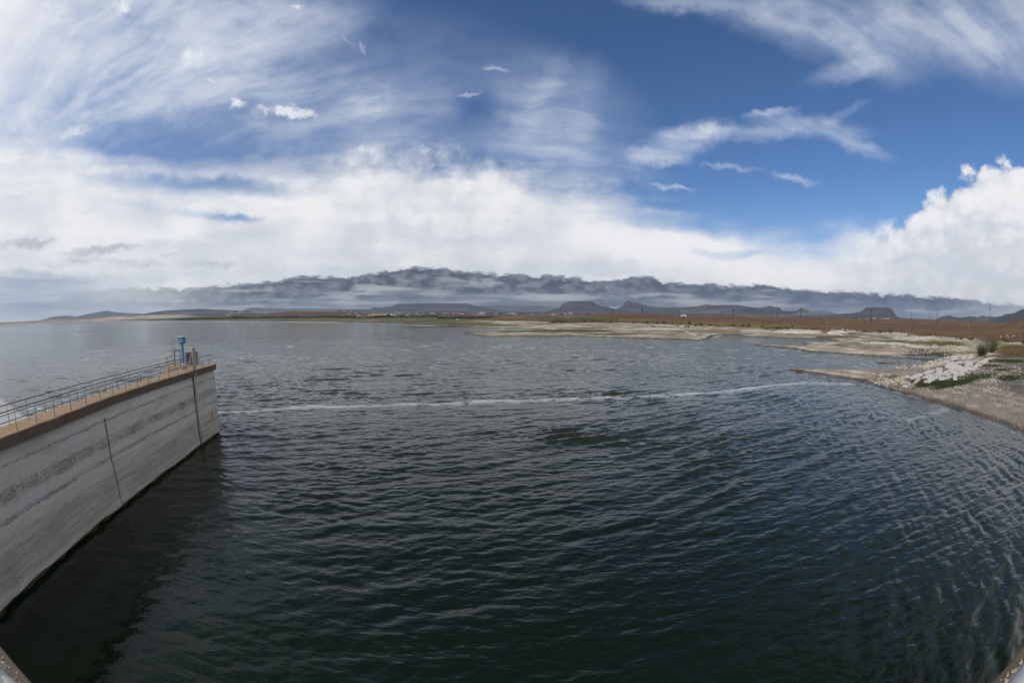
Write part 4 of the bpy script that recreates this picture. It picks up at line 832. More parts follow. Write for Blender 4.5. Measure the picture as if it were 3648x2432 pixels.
def tufts(name, centres, mat, n, h, kind='stuff'):
    rg = np.random.default_rng(hash(name) % 1000 if False else len(name) * 7); b = MB()
    for (px, py, rx, ry) in centres:
        c = hit(px, py); cnt = int(n * rx * ry / 600) + 20
        xs = px + rg.normal(0, .5, cnt) * rx; ys = py + rg.normal(0, .5, cnt) * ry
        for a_, b_ in zip(xs, ys):
            x, y, _ = at(a_, b_, c[2]); P_.append((x, y, b, rg.uniform(.6, 1.4)))
    arr = np.array([(p[0], p[1]) for p in P_]); zz = hfun(arr[:, 0], arr[:, 1])
    for (x, y, bb, s), z in zip(P_, zz):
        if z < .25: continue
        for k in range(5):
            a = rg.uniform(0, 6.28); l = h * s * rg.uniform(.6, 1.1); lean = rg.uniform(.15, .6); w = .05 * s + .04
            dx, dy = math.cos(a), math.sin(a); ox, oy = rg.normal(0, .12, 2)
            bb.add([(x + ox - dy * w, y + oy + dx * w, z - .03), (x + ox + dy * w, y + oy - dx * w, z - .03), (x + ox + dx * lean * l, y + oy + dy * lean * l, z + l)], [(0, 1, 2)])
    P_.clear(); tag(b.build(name, mat), kind=kind)
P_ = []
tufts('grass', [(3330, 1366, 50, 6), (3290, 1370, 30, 5), (3390, 1362, 50, 8), (3440, 1358, 30, 6), (3370, 1376, 50, 4), (3580, 1284, 60, 4), (3555, 1289, 30, 3), (3620, 1288, 40, 4), (3540, 1303, 26, 4), (3500, 1303, 26, 3), (3565, 1318, 24, 4), (3400, 1285, 20, 3), (3480, 1342, 60, 10), (3600, 1346, 50, 10), (3180, 1345, 30, 4), (3320, 1225, 50, 3), (3280, 1250, 60, 4), (3180, 1215, 50, 2.5)], L_DARK, 900, .28)
tufts('reeds', [(3610, 1254, 40, 6), (3580, 1250, 26, 5), (3640, 1250, 20, 8), (3600, 1262, 30, 4)], L_DRY, 1100, 1.5)
tufts('weeds', [(3370, 1226, 60, 4), (3625, 1238, 40, 5), (3590, 1238, 30, 4), (2600, 1160, 120, 2.5), (2780, 1166, 60, 2.5)], L_YEL, 900, .7)

# ------------------------------------------------------------------ slabs, stones, driftwood
M_SLAB = simple('bleached_concrete', (.55, .53, .50), (.38, .36, .33), rough=.9, scale=.9, bd=.03)
M_ROCK = simple('pale_rock', (.52, .47, .40), (.36, .31, .25), rough=.95, scale=1.2, bd=.05); M_DROCK = simple('dark_rock', (.045, .042, .040), (.09, .08, .07), rough=.95, scale=1.0)
M_WROCK = simple('white_rock', (.56, .53, .49), (.36, .33, .29), rough=.95, scale=1.5); M_BROCK = simple('brown_rock', (.26, .20, .15), (.16, .12, .09), rough=.95, scale=1.2)
def Z2(x, y): return 3250 + x * .16922, 1200 + y * .16922
SL = [([(690, 590), (760, 552), (845, 522), (955, 568), (975, 606), (903, 640), (840, 662), (700, 625)], 'big white slab at the middle of the pile, upslope of the star-shaped one', 1),
 ([(905, 655), (1010, 577), (1070, 620), (1190, 605), (1335, 668), (1280, 688), (1190, 668), (1165, 712), (1085, 742), (985, 726), (990, 700), (900, 688)], 'largest star-shaped white slab with a pointed right tip', 1),
 ([(985, 740), (1085, 752), (1112, 782), (1010, 798), (972, 768)], 'small white slab tucked below the star-shaped slab', 1),
 ([(800, 462), (880, 415), (920, 440), (1010, 467), (850, 503)], 'peaked white slab at the top of the pile beside the lagoon', 1),
 ([(640, 515), (700, 482), (812, 472), (836, 515), (690, 552), (640, 540)], 'slab nearest the lagoon corner, left of the peaked one', 0),
 ([(1022, 455), (1070, 407), (1145, 397), (1130, 452), (1062, 488)], 'tilted slab right of the peaked one at the top', 1),
 ([(1148, 450), (1200, 402), (1258, 392), (1298, 420), (1200, 473)], 'greyish slab at the upper rim below the narrow dark shrub', 0),
 ([(945, 555), (1080, 503), (1255, 483), (1190, 518), (1060, 543), (960, 562)], 'long thin white slab beside the green gap', 1),
 ([(1100, 578), (1150, 540), (1238, 513), (1288, 560), (1258, 590), (1190, 598), (1110, 602)], 'rounded bright slab right above the star-shaped one', 1),
 ([(1204, 520), (1378, 467), (1368, 487), (1250, 525)], 'sliver of slab pointing up toward the tall shrub', 1),
 ([(1312, 588), (1360, 552), (1496, 567), (1440, 598), (1330, 600)], 'flat white slab on the right flank, upper of two', 1),
 ([(1242, 607), (1300, 595), (1378, 622), (1368, 648), (1290, 640)], 'flat white slab on the right flank, lower of two', 1),
 ([(1362, 530), (1480, 492), (1600, 473), (1588, 513), (1530, 543), (1450, 530)], 'broad white slab at the upper right by the dark green plants', 1),
 ([(1500, 478), (1565, 442), (1768, 407), (1680, 440), (1602, 466)], 'long slab at the far upper right corner of the pile', 0),
 ([(1362, 440), (1518, 402), (1520, 415), (1400, 453)], 'thin slab edge lying against the fallen trunk', 0),
 ([(500, 642), (638, 652), (633, 684), (592, 680), (648, 732), (517, 738)], 'notched white slab at the left of the star-shaped one', 1),
 ([(668, 720), (780, 680), (888, 657), (888, 690), (760, 718)], 'raised slab edge left below the star-shaped slab', 0),
 ([(775, 706), (958, 706), (973, 740), (948, 768), (862, 766), (792, 733)], 'four-cornered slab directly below the raised slab edge', 0),
 ([(868, 777), (958, 774), (1008, 803), (930, 798)], 'tiny slab corner at the lower right of the pile', 0),
 ([(647, 792), (652, 742), (700, 727), (838, 773), (740, 788)], 'triangular slab in the lower middle of the pile', 0),
 ([(502, 797), (452, 770), (540, 747), (645, 733), (636, 787)], 'beige slab left of the triangular slab', 0),
 ([(222, 848), (330, 772), (428, 767), (438, 795), (330, 848)], 'oval-ended beige slab in the lower left', 0),
 ([(322, 858), (440, 802), (543, 832), (548, 863), (440, 896), (330, 878)], 'thick-edged beige slab at the lower rim above the grass', 0),
 ([(557, 888), (562, 812), (714, 808), (692, 888)], 'squarish beige slab on the lower rim', 0),
 ([(712, 862), (732, 810), (842, 808), (828, 838), (762, 868)], 'beige slab right of the squarish one on the rim', 0),
 ([(852, 828), (862, 810), (913, 810), (948, 873), (862, 876)], 'small wedge slab at the right end of the lower rim', 1),
 ([(247, 933), (262, 902), (413, 907), (398, 933)], 'slab strip lying apart in the grass below the pile', 0),
 ([(0, 886), (-60, 850), (0, 820), (120, 757), (248, 757), (268, 780), (150, 848)], 'big beige slab at the far left of the pile', 0),
 ([(232, 748), (330, 702), (488, 682), (493, 700), (380, 748), (272, 773)], 'long beige slab above the oval-ended one', 0),
 ([(30, 933), (90, 903), (120, 930), (62, 958)], 'pale boulder-like slab piece at the lower left', 0),
 ([(50, 888), (100, 862), (188, 867), (150, 893)], 'small flat slab piece under the big far-left slab', 0),
 ([(322, 545), (342, 507), (418, 502), (430, 525), (370, 558)], 'block-like slab by the lagoon at the pile\'s left end', 0),
 ([(-100, 870), (-170, 840), (-130, 800), (-60, 810), (-50, 850)], 'outermost beige slab toward the gravel spit', 0)]
rs = random.Random(5)
for i, (poly, lb, wht) in enumerate(SL):
    pp = [Z2(*p) for p in poly]; c0 = hit(sum(p[0] for p in pp) / len(pp), sum(p[1] for p in pp) / len(pp)); zt = c0[2] + .26 + .14 * wht + .012 * (i % 7)
    W = [at(p[0], p[1], zt) for p in pp]; cx_, cy_ = sum(p[0] for p in W) / len(W), sum(p[1] for p in W) / len(W)
    tx, ty = rs.uniform(-.03, .03), rs.uniform(-.03, .03)
    b = MB(); n = len(W); top = [((p[0] - cx_) * 1.04, (p[1] - cy_) * 1.04, (p[0] - cx_) * tx + (p[1] - cy_) * ty) for p in W]; bot = [(p[0] + rs.uniform(-.05, .05), p[1] + rs.uniform(-.05, .05), p[2] - rs.uniform(.34, .46)) for p in top]
    b.add(top + bot, [tuple(range(n)), tuple(range(2 * n - 1, n - 1, -1))] + [(k, n + k, n + (k + 1) % n, (k + 1) % n) for k in range(n)])
    o = b.build('concrete_slab', M_SLAB if True else M_ROCK, bevel=.05); o.location = (cx_, cy_, zt); me = o.data
    bm = bmesh.new(); bm.from_mesh(me); bmesh.ops.recalc_face_normals(bm, faces=bm.faces); bm.to_mesh(me); bm.free()
    tag(o, lb, 'concrete slab', 'broken concrete slabs on the right shore')
def rock_mesh(rg, flat=.6, sub=1):
    bm = bmesh.new(); bmesh.ops.create_icosphere(bm, subdivisions=sub, radius=1.0)
    for v in bm.verts:
        k = rg.uniform(.72, 1.22); v.co = Vector((v.co.x * k * 1.15, v.co.y * k * .95, v.co.z * k * flat))
    me = bpy.data.meshes.new('rock'); bm.to_mesh(me); bm.free(); return me
rg0 = np.random.default_rng(77)
RM = {}
for nm, mt in (('p', M_ROCK), ('w', M_WROCK), ('d', M_DROCK), ('b', M_BROCK)):
    RM[nm] = []
    for k in range(5):
        me = rock_mesh(rg0, .62, 2 if nm != 'd' else 1); me.materials.append(mt); RM[nm].append(me)
def rock(kind, px, py, wpx, label, group, name='boulder', zs=1.0, cat='boulder'):
    x, y, z = hit(px, py); D = math.hypot(x, y); s = wpx * D / FPX / 2
    o = bpy.data.objects.new(name, rs.choice(RM[kind])); COL.objects.link(o); o.location = (x, y, max(z, 0) + s * .18 * zs); o.scale = (s, s * rs.uniform(.7, 1), s * zs * rs.uniform(.7, 1.1)); o.rotation_euler = (rs.uniform(-.2, .2), rs.uniform(-.2, .2), rs.uniform(0, 6.28)); return tag(o, label, cat, group)
for i in range(46): rock('d', 1686 + i * 2.45 + rs.uniform(-1.5, 1.5), 1188.5 + rs.uniform(-2.0, 4.2) + min(i, 20) * .07, rs.uniform(2.2, 4.4), 'small dark stone crowding the %s of the middle spit' % ('tip' if i < 16 else 'outer part' if i < 31 else 'widest dark part'), 'dark stones on the middle spit', 'stone', .8, 'stone')
for i in range(28): rock('d', 1800 + i * 4.6 + rs.uniform(-2, 2), 1191 + rs.uniform(-1.0, 3.4), rs.uniform(1.5, 3.0), 'small dark stone along the %s half of the middle spit edge' % ('outer' if i < 14 else 'inner'), 'dark stones on the middle spit', 'stone', .6, 'stone')
for i in range(5): rock('d', 1658 + i * 4.4, 1186.6 + (i % 2) * .6, rs.uniform(5, 8), '%s lump from the left in the dark hump ending the middle spit' % ORD[i], 'dark lumps at the spit tip', 'stone', .8, 'stone')
for i in range(48): rock('d', 1432 + i * 3.7 + rs.uniform(-2, 2), 1166.2 - i * .075 + rs.uniform(-.8, .8), rs.uniform(2.5, 5), 'small dark stone along the %s third of the long far spit' % ('outer' if i < 16 else 'middle' if i < 32 else 'inner'), 'dark stones on the far spit', 'stone', .5, 'stone')
NB = [(2848, 1318, 24, 'b', 'dark brown rock at the very tip of the near spit'), (2888, 1313, 18, 'b', 'flat brown rock just behind the spit tip'), (2820, 1315, 12, 'b', 'low rock ending the near spit in the water'), (3136, 1318, 16, 'b', 'pointed boulder on the upper edge of the near spit'), (3140, 1338, 22, 'p', 'large pale boulder in the middle of the near spit'), (3112, 1332, 12, 'p', 'pale stone left of the large pale boulder'), (3098, 1327, 10, 'p', 'small stone uphill on the near spit'), (3160, 1350, 12, 'p', 'pale stone below the large pale boulder'), (3225, 1378, 26, 'w', 'flat pale stone near the waterline below the slabs'), (3268, 1352, 16, 'w', 'round pale boulder at the left end of the grass'), (3156, 1357, 14, 'p', 'low pale stone on the spit slope'), (3395, 1391, 8, 'w', 'squarish white stone on the shingle below the grass'), (3575, 1345, 12, 'w', 'upright white stone on the grey flat'), (3505, 1355, 9, 'w', 'white stone beside the pebbly rise'), (3480, 1310, 7, 'b', 'dark stone on the grey flat below the slabs'), (3630, 1314, 8, 'b', 'dark round stone on the grey flat at the right edge')]
for px, py, w, k, lb in NB: rock(k, px, py, w, lb, 'boulders of the near shore', zs=.7)
for i in range(46):
    t = rs.random(); px = 3190 + t * 180 + rs.uniform(-6, 6); py = 1308 - t * 26 + rs.uniform(-2, 7); rock(rs.choice('pwb'), px, py, rs.uniform(5, 12), 'rough boulder between bay and slabs, %s' % ('at the bay end' if t < .33 else 'half way up the pile' if t < .66 else 'close to the slabs'), 'boulders between lagoon and slabs', zs=.8)
for i in range(26): rock(rs.choice('ww'), 3362 + (0 if i % 2 else 57) + rs.uniform(0, 52), 1266 + rs.uniform(-3, 6) , rs.uniform(5, 10), 'pale stone in the %s half of the heap above the slabs' % ('left' if i % 2 else 'right'), 'stones above the slabs', zs=.8)
for i in range(60): rock('p', rs.uniform(2900, 3260), 0, rs.uniform(4, 9), 'tan stone strewn along the near spit', 'stones strewn along the near spit', 'stone', .7, 'stone') if False else None
def scatter(name, zones, mat, seed, cap=30000):
    """loose stones nobody could count, one object"""
    rg = np.random.default_rng(seed); base = []
    bm = bmesh.new(); bmesh.ops.create_icosphere(bm, subdivisions=1, radius=1.0)
    F = np.array([[v.index for v in f.verts] for f in bm.faces]); V0 = np.array([v.co[:] for v in bm.verts]); bm.free()
    Xs, Ys, Ss = [], [], []
    for (x0, y0, x1, y1, th, n, s0, s1) in zones:   # a band from (x0,y0) to (x1,y1), th tall, n stones, size range in frame pixels
        t = rg.random(n); px = x0 + (x1 - x0) * t; py = y0 + (y1 - y0) * t + rg.normal(0, .6, n) * th + np.sin(px * .035) * th * .5
        for a, b_ in zip(px, py):
            if b_ < 1137: continue
            x, y, _ = at(a, b_, 2.0)
            if float(fbm(np.array([x]), np.array([y]), 14 + .03 * math.hypot(x, y), 3, 33)[0]) < .5 and rg.random() < .8: continue
            Xs.append(x); Ys.append(y); Ss.append(rg.uniform(s0, s1) * math.hypot(x, y) / FPX / 2)
    Xs, Ys, Ss = map(np.array, (Xs, Ys, Ss)); sd = shore_sd(Xs, Ys); Zs = hfun(Xs, Ys, sd); ok = sd > .6; Xs, Ys, Ss, Zs = Xs[ok], Ys[ok], Ss[ok], Zs[ok]; n = len(Xs)
    V = V0[None] * rg.uniform(.65, 1.3, (n, len(V0), 1)) * (Ss[:, None, None]) * np.stack([rg.uniform(.8, 1.4, n), rg.uniform(.7, 1.2, n), rg.uniform(.4, .8, n)], -1)[:, None, :]
    a = rg.uniform(0, 6.28, n); c, s = np.cos(a), np.sin(a); Vx = V[..., 0] * c[:, None] - V[..., 1] * s[:, None]; Vy = V[..., 0] * s[:, None] + V[..., 1] * c[:, None]
    co = np.stack([Vx + Xs[:, None], Vy + Ys[:, None], V[..., 2] + (Zs + Ss * .15)[:, None]], -1).reshape(-1, 3)
    f = (F[None] + (np.arange(n) * len(V0))[:, None, None]).reshape(-1, 3)
    me = bpy.data.meshes.new(name); me.vertices.add(len(co)); me.vertices.foreach_set('co', co.astype(np.float32).ravel()); me.loops.add(f.size); me.loops.foreach_set('vertex_index', f.astype(np.int32).ravel()); me.polygons.add(len(f))
    me.polygons.foreach_set('loop_start', np.arange(0, f.size, 3, dtype=np.int32)); me.polygons.foreach_set('loop_total', np.full(len(f), 3, np.int32)); me.update(calc_edges=True)
    tag(link(name, me, None, mat), kind='stuff')
scatter('rubble', [(3100, 1219, 3340, 1238, 3.5, 1300, 2.5, 6.5), (3180, 1206, 3330, 1210, 6, 900, 2, 5), (2760, 1177, 2930, 1182, 3.0, 900, 2, 5), (2960, 1180, 3050, 1181, 3, 320, 2, 5), (3100, 1188, 3240, 1192, 3, 500, 2, 4.5), (2280, 1170, 2500, 1172, 3.5, 700, 2, 5), (2440, 1178, 2500, 1200, 2.0, 140, 2, 4), (2640, 1180, 2720, 1184, 3, 260, 2, 4.5), (3350, 1228, 3500, 1218, 8, 500, 2, 5), (1740, 1144, 2000, 1150, 2, 240, 2, 4), (1930, 1158, 2100, 1152, 3, 260, 2, 4), (3340, 1268, 3440, 1270, 2.5, 120, 4, 8), (3640, 1222, 3560, 1216, 2, 80, 3, 6)], M_WROCK, 1)
scatter('gravel', [(2830, 1318, 3060, 1338, 5, 700, 2, 6), (2950, 1326, 3260, 1350, 8, 1500, 2.5, 8), (3100, 1350, 3300, 1395, 9, 900, 2, 6), (3200, 1305, 3380, 1300, 10, 700, 2.5, 8), (3300, 1400, 3648, 1490, 10, 1500, 2, 5.5), (3420, 1335, 3640, 1340, 20, 900, 2.5, 7), (3150, 1240, 3450, 1250, 8, 900, 2, 6), (2850, 1240, 3200, 1256, 4, 500, 2, 5), (3360, 1385, 3600, 1400, 16, 600, 2, 5), (2640, 1194, 2800, 1196, 1.5, 90, 3, 5), (3200, 1291, 3130, 1291, .8, 40, 2, 5), (3500, 1400, 3648, 1440, 14, 500, 2, 6)], M_ROCK, 2)
scatter('pebbles', [(2880, 1336, 3640, 1520, 5, 900, 1.5, 4), (3430, 1310, 3640, 1330, 16, 600, 1.5, 4.5), (2700, 1185, 3050, 1200, 5, 500, 1.5, 4), (2200, 1160, 2500, 1190, 9, 600, 1.5, 3.5)], M_BROCK, 3)
# driftwood
def log(name, pts, r, label, mat=None):
    W = [np.array(at(px, py, z)) for px, py, z in pts]; o0 = W[0]; b = MB(); n = len(W)
    for k in range(n - 1): b.tube(W[k] - o0, W[k + 1] - o0, r * (1 - .55 * k / n), r * (1 - .55 * (k + 1) / n), 8)
    o = b.build(name, mat or simple('weathered_wood', (.36, .30, .23), (.2, .16, .12), rough=.95, scale=3), smooth=True); o.location = tuple(o0); return tag(o, label, 'log')
zq = hit(3500, 1268)[2]
log('fallen_trunk', [(3480, 1275, zq + .25), (3510, 1268, zq + .5), (3540, 1264, zq + .6), (3568, 1257, zq + 1.0)], .24, 'pale fallen trunk lying along the upper rim of the slabs')
log('dead_branch', [(3512, 1262, zq + .4), (3535, 1258, zq + 1.0), (3552, 1251, zq + 1.5), (3566, 1244, zq + 2.2)], .11, 'thin dead branch rising below the tallest shrub')
log('floating_log', [(3119, 1291.5, .02), (3150, 1291.8, .10), (3168, 1292, .05)], .14, 'dark log at the left end of the gravel bar in the bay', simple('wet_wood', (.05, .04, .03), (.03, .025, .02), rough=.6, scale=3))
log('driftwood_beam', [(3222, 1310, 1.0), (3250, 1306, 1.3), (3272, 1302, 1.5)], .25, 'long brown beam half buried at the bay side of the boulders', BARK)
# bent iron stake in the open water
p0 = at(1489, 1431, 0); b = MB(); b.path([(0, 0, -1.2), (0, 0, 1.0), (-.05, 0, 1.28), (1.1, .1, 1.42)], .06, 8); b.path([(0, 0, .55), (.35, 0, .48)], .05, 8); o = b.build('iron_stake', simple('rusty_iron', (.035, .030, .026), rough=.8)); o.location = p0; tag(o, 'black bent iron stake standing in open water by the foam line', 'stake')

# ------------------------------------------------------------------ pylons and poles
M_STEEL = simple('pylon_steel', (.030, .032, .038), (.018, .020, .024), rough=.7, metal=.2); M_PALEP = simple('pale_pole', (.42, .40, .36), rough=.8); M_WOODP = simple('brown_pole', (.10, .08, .065), rough=.9)
def pylon(px, py_top, py_base, label, kind, D=None, mat=None):
    if D is None: x, y, z = hit(px, py_base); D = math.hypot(x, y)
    else: x, y, z = at_D(px, D)
    hh = (H + D * math.tan(math.asin(ray(px, py_top)[2]))) - z; hh = max(hh, 2.0); u = D / FPX      # metres per frame pixel here
    rz = -bearing(px); r = empty({'lattice': 'lattice_pylon', 'pole': 'power_pole', 'post': 'field_post'}[kind], (x, y, z - .3), rz, label=label, cat={'lattice': 'pylon', 'pole': 'power pole', 'post': 'post'}[kind], group='pylons and poles on the steppe' if kind != 'post' else None); mat = mat or M_STEEL
    b = MB()
    if kind == 'lattice':
        w0 = max(hh * .085, 1.2 * u); n = 8; t = .14 + .30 * u
        P = lambda k: (w0 * (1 - .8 * k / n) + .10, hh * k / n)
        for sx, sy in ((-1, -1), (1, -1), (1, 1), (-1, 1)):
            for k in range(n): a, z0 = P(k); c, z1 = P(k + 1); b.tube((sx * a, sy * a, z0), (sx * c, sy * c, z1), t, t, 4)
        for k in range(n):
            a, z0 = P(k); c, z1 = P(k + 1)
            for s in (-1, 1):
                b.tube((-a, s * a, z0), (c, s * c, z1), t * .55, t * .55, 4); b.tube((a, s * a, z0), (-c, s * c, z1), t * .55, t * .55, 4); b.tube((s * a, -a, z0), (s * c, c, z1), t * .55, t * .55, 4)
        b.build('mast', mat, r)
        for f, l in ((.72, .12), (.82, .095), (.92, .075)):
            b = MB(); L = hh * l; b.tube((-L, 0, hh * f), (L, 0, hh * f), t * .8, t * .5, 4); b.tube((0, 0, hh * (f + .035)), (L, 0, hh * f), t * .5, t * .4, 4); b.tube((0, 0, hh * (f + .035)), (-L, 0, hh * f), t * .5, t * .4, 4)
            for s in (-1, 1): b.tube((s * L, 0, hh * f), (s * L, 0, hh * (f - .04)), t * .4, t * .4, 4)
            b.build('crossarm', mat, r)
    else:
        t = max(.16, .62 * u) if kind == 'pole' else max(.10, .6 * u); b.tube((0, 0, 0), (0, 0, hh), t, t * .65, 7); b.build('mast', mat, r)
        if kind == 'pole':
            for f in (.93, .83):
                b = MB(); L = max(.9, hh * .07); b.tube((-L, 0, hh * f), (L, 0, hh * f), t * .45, t * .45, 5); b.build('crossarm', mat, r)
    return r
for a in [(1822, 1113, 1127, 'lone power pole left of the table mountain, above the brown mound', 'pole', 1350), (2063, 1112, 1127, 'power pole standing under the middle of the table mountain', 'pole', 1350), (2184, 1098, 1115, 'lattice pylon on the left skirt of the pointed peak', 'lattice', 1330),
          (2208, 1112, 1129, 'short power pole on the low hill below the left pylon', 'pole', 1050), (2288, 1096, 1122, 'tall pylon right of the pointed peak on the hill crest', 'lattice', 1260), (2373, 1114, 1128, 'short power pole left of the white hangar', 'pole', 1500),
          (2420, 1105, 1129, 'pylon just left of the white arched hangar', 'lattice', 1330), (2566, 1111, 1130, 'power pole left of the long row of small dark trees', 'pole', 1450), (2574, 1120, 1129.5, 'very short pole beside the pole before the tree row', 'pole', 1450), (2612, 1101, 1129, 'pylon rising from the left end of the small tree row', 'lattice', 1500),
          (2754, 1121, 1132, 'small pole left of the pylon before the round blue ridge', 'pole', 1450), (2768, 1107, 1132, 'pylon in front of the blunt end of the blue ridge', 'lattice', 1450), (2852, 1104, 1134, 'pylon in front of the pyramid-shaped hill', 'lattice', 1300), (2868, 1128, 1134, 'stubby pole right of the pyramid-hill pylon', 'pole', 1300),
          (2923, 1116, 1133, 'squat lattice pylon between pyramid hill and flat-topped mountain', 'lattice', 1350), (2946, 1135, 1152, 'pale post in the brown field left of the flat-topped mountain', 'post', None, M_PALEP), (3080, 1124, 1152, 'thin pole left of the tall pylon before the flat-topped mountain', 'pole', None),
          (3104, 1100, 1152, 'tall pylon in front of the flat-topped mountain', 'lattice', None), (3171, 1131, 1160, 'brown pole on the steppe right below the flat-topped mountain', 'pole', None, M_WOODP), (3247, 1112, 1133, 'thin grey pole above the end of the dark tree row', 'pole', 1330), (3251, 1136, 1171, 'wooden pole at the middle of the fence line', 'pole', None, M_WOODP),
          (3312, 1113, 1137, 'grey pole left of the low double ridge', 'pole', 1300), (3338, 1109, 1140, 'darker pole at the left foot of the low double ridge', 'pole', 1050), (3470, 1108, 1150, 'tall slim pole in front of the low double ridge', 'pole', None), (3450, 1150, 1172, 'pale post in the red slope', 'post', None, M_PALEP), (3527, 1084, 1148, 'tallest lattice pylon at the foot of the brown right hill', 'lattice', None)]:
    pylon(a[0], a[1], a[2], a[3], a[4], a[5] if len(a) > 5 else None, a[6] if len(a) > 6 else None)
# portal frame of two poles and a beam
A_, B_ = hit(3557, 1150), hit(3578, 1168); r = empty('portal_frame', B_, label='portal of two brown poles joined by a beam on the right slope', cat='frame')
b = MB(); b.tube((0, 0, 0), (0, 0, 5.4), .16, .14, 7); b.build('post', M_WOODP, r); dx, dy, dz = A_[0] - B_[0], A_[1] - B_[1], A_[2] - B_[2]
b = MB(); b.tube((dx * .55, dy * .55, dz * .55), (dx * .55, dy * .55, 5.6), .14, .12, 7); b.build('post', M_WOODP, r); b = MB(); b.tube((0, 0, 5.2), (dx * .55, dy * .55, 5.4), .12, .12, 6); b.build('beam', M_WOODP, r)
# fence line below the red slope
FP = None
for i in range(40):
    px = 3172 + i * 4.9 + rs.uniform(-.5, .5); py = 1165.5 + i * .10 + math.sin(i * .3) * .6; x, y, z = hit(px, py)
    if FP is None:
        b = MB(); b.tube((0, 0, -.3), (0, 0, 1.9), .11, .10, 6); FP = b.build('fence_post', M_WOODP); o = FP
    else: o = FP.copy(); COL.objects.link(o)
    o.location = (x, y, z); tag(o, 'slim brown fence post below the red slope, in the %s of the line' % ('left third' if i < 13 else 'middle third' if i < 27 else 'right third'), 'fence post', 'posts of the steppe fence')

# ------------------------------------------------------------------ wing wall with its walkway and gear
def n_off(s): return float(np.interp(s, [-12, 5, 12, 21, 30, 40, 48], [.25, .30, .28, -.25, -.30, -.05, .10]))
def wp(s, n, z): q = WALL_C + WT * s + WN * n; return Vector((q[0], q[1], z))
WZ = 9.5
def conc(name, dark=1.0, face=False):
    m, g, b = mat_new(name); P = pos(g); z = g.sep(P)[2]; S = g.v('DOT_PRODUCT', P, (float(WT[0]), float(WT[1]), 0.0)); V = g.xyz(S, z, 0.0)
    w = g.noise(V, .35, 4, .55, dim='2D'); zz = g.m('ADD', z, g.m('MULTIPLY', g.m('SUBTRACT', w, .5), .45))
    lay = g.noise(g.xyz(g.m('MULTIPLY', S, .05), zz, 0.0), 2.4, 5, .65, dim='2D')
    fine = g.noise(V, 9.0, 5, .7, dim='2D'); pit = g.noise(V, 6.5, 4, .75, dim='2D'); broad = g.noise(g.xyz(g.m('MULTIPLY', S, .25), zz, 3.0), .8, 3, .5, dim='2D')
    if face:
        up = g.ramp(zz, 3.2, 4.2); c = g.mix(up, (.42, .37, .305, 1), (.50, .48, .435, 1))
        c = g.mix(g.m('MULTIPLY', g.ramp(lay, .40, .62), .55), c, (.58, .56, .515, 1)); c = g.mix(g.m('MULTIPLY', g.ramp(broad, .5, .72), .35), c, (.33, .29, .24, 1))
        def spall(z0, hw, lo, hi): return g.m('MULTIPLY', g.ramp(g.m('ABSOLUTE', g.m('SUBTRACT', zz, z0)), hw, hw * .45), g.ramp(g.m('ADD', pit, g.m('MULTIPLY', g.m('SUBTRACT', w, .5), .32)), lo, hi))
        sp = g.m('MAXIMUM', g.m('MAXIMUM', spall(6.0, .55, .50, .60), spall(4.6, .22, .51, .60)), g.m('MAXIMUM', spall(7.7, .10, .49, .58), g.m('MULTIPLY', spall(2.0, 1.7, .50, .64), .6)))
        c = g.mix(g.m('MULTIPLY', sp, .62), c, (.13, .115, .10, 1))
        ru = g.noise(g.mapping(V, (0, 0, 0), (0, 0, 0), (3.0, .18, 1)), 1.4, 4, .6, dim='2D'); c = g.mix(g.m('MULTIPLY', g.ramp(ru, .60, .72), .30), c, (.14, .12, .10, 1))
        lip = g.ramp(z, .35, .15); c = g.mix(lip, c, (.075, .060, .035, 1))
        hgt = g.m('ADD', g.m('MULTIPLY', sp, -.6), g.m('ADD', g.m('MULTIPLY', fine, .30), g.m('MULTIPLY', g.m('MULTIPLY', pit, g.ramp(zz, 3.6, 2.6)), 1.2)))
        bump(g, b, hgt, .07)
    else:
        ru = g.noise(g.mapping(V, (0, 0, 0), (0, 0, 0), (1.1, .30, 1)), 1.2, 6, .7, dim='2D')
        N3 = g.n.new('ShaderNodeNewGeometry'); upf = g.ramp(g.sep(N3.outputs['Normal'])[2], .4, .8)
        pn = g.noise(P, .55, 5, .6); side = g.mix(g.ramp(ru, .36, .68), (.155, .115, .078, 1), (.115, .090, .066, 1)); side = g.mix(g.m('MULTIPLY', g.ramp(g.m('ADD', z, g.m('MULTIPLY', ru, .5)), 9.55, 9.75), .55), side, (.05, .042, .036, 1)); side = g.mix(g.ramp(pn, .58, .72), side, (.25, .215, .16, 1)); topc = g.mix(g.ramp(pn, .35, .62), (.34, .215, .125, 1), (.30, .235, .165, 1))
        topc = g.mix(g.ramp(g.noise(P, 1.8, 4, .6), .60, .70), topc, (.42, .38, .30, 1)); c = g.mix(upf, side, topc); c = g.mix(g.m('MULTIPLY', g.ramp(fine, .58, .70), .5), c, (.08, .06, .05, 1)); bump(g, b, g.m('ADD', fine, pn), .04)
    c = g.v('SCALE', c, g.ramp(fine, .25, .75, .84, 1.14)); g.put(b.inputs['Base Color'], c); b.inputs['Roughness'].default_value = .92; b.inputs['Specular IOR Level'].default_value = .2; return m
M_FACE = conc('wall_concrete', face=True); M_COP = conc('coping_concrete')
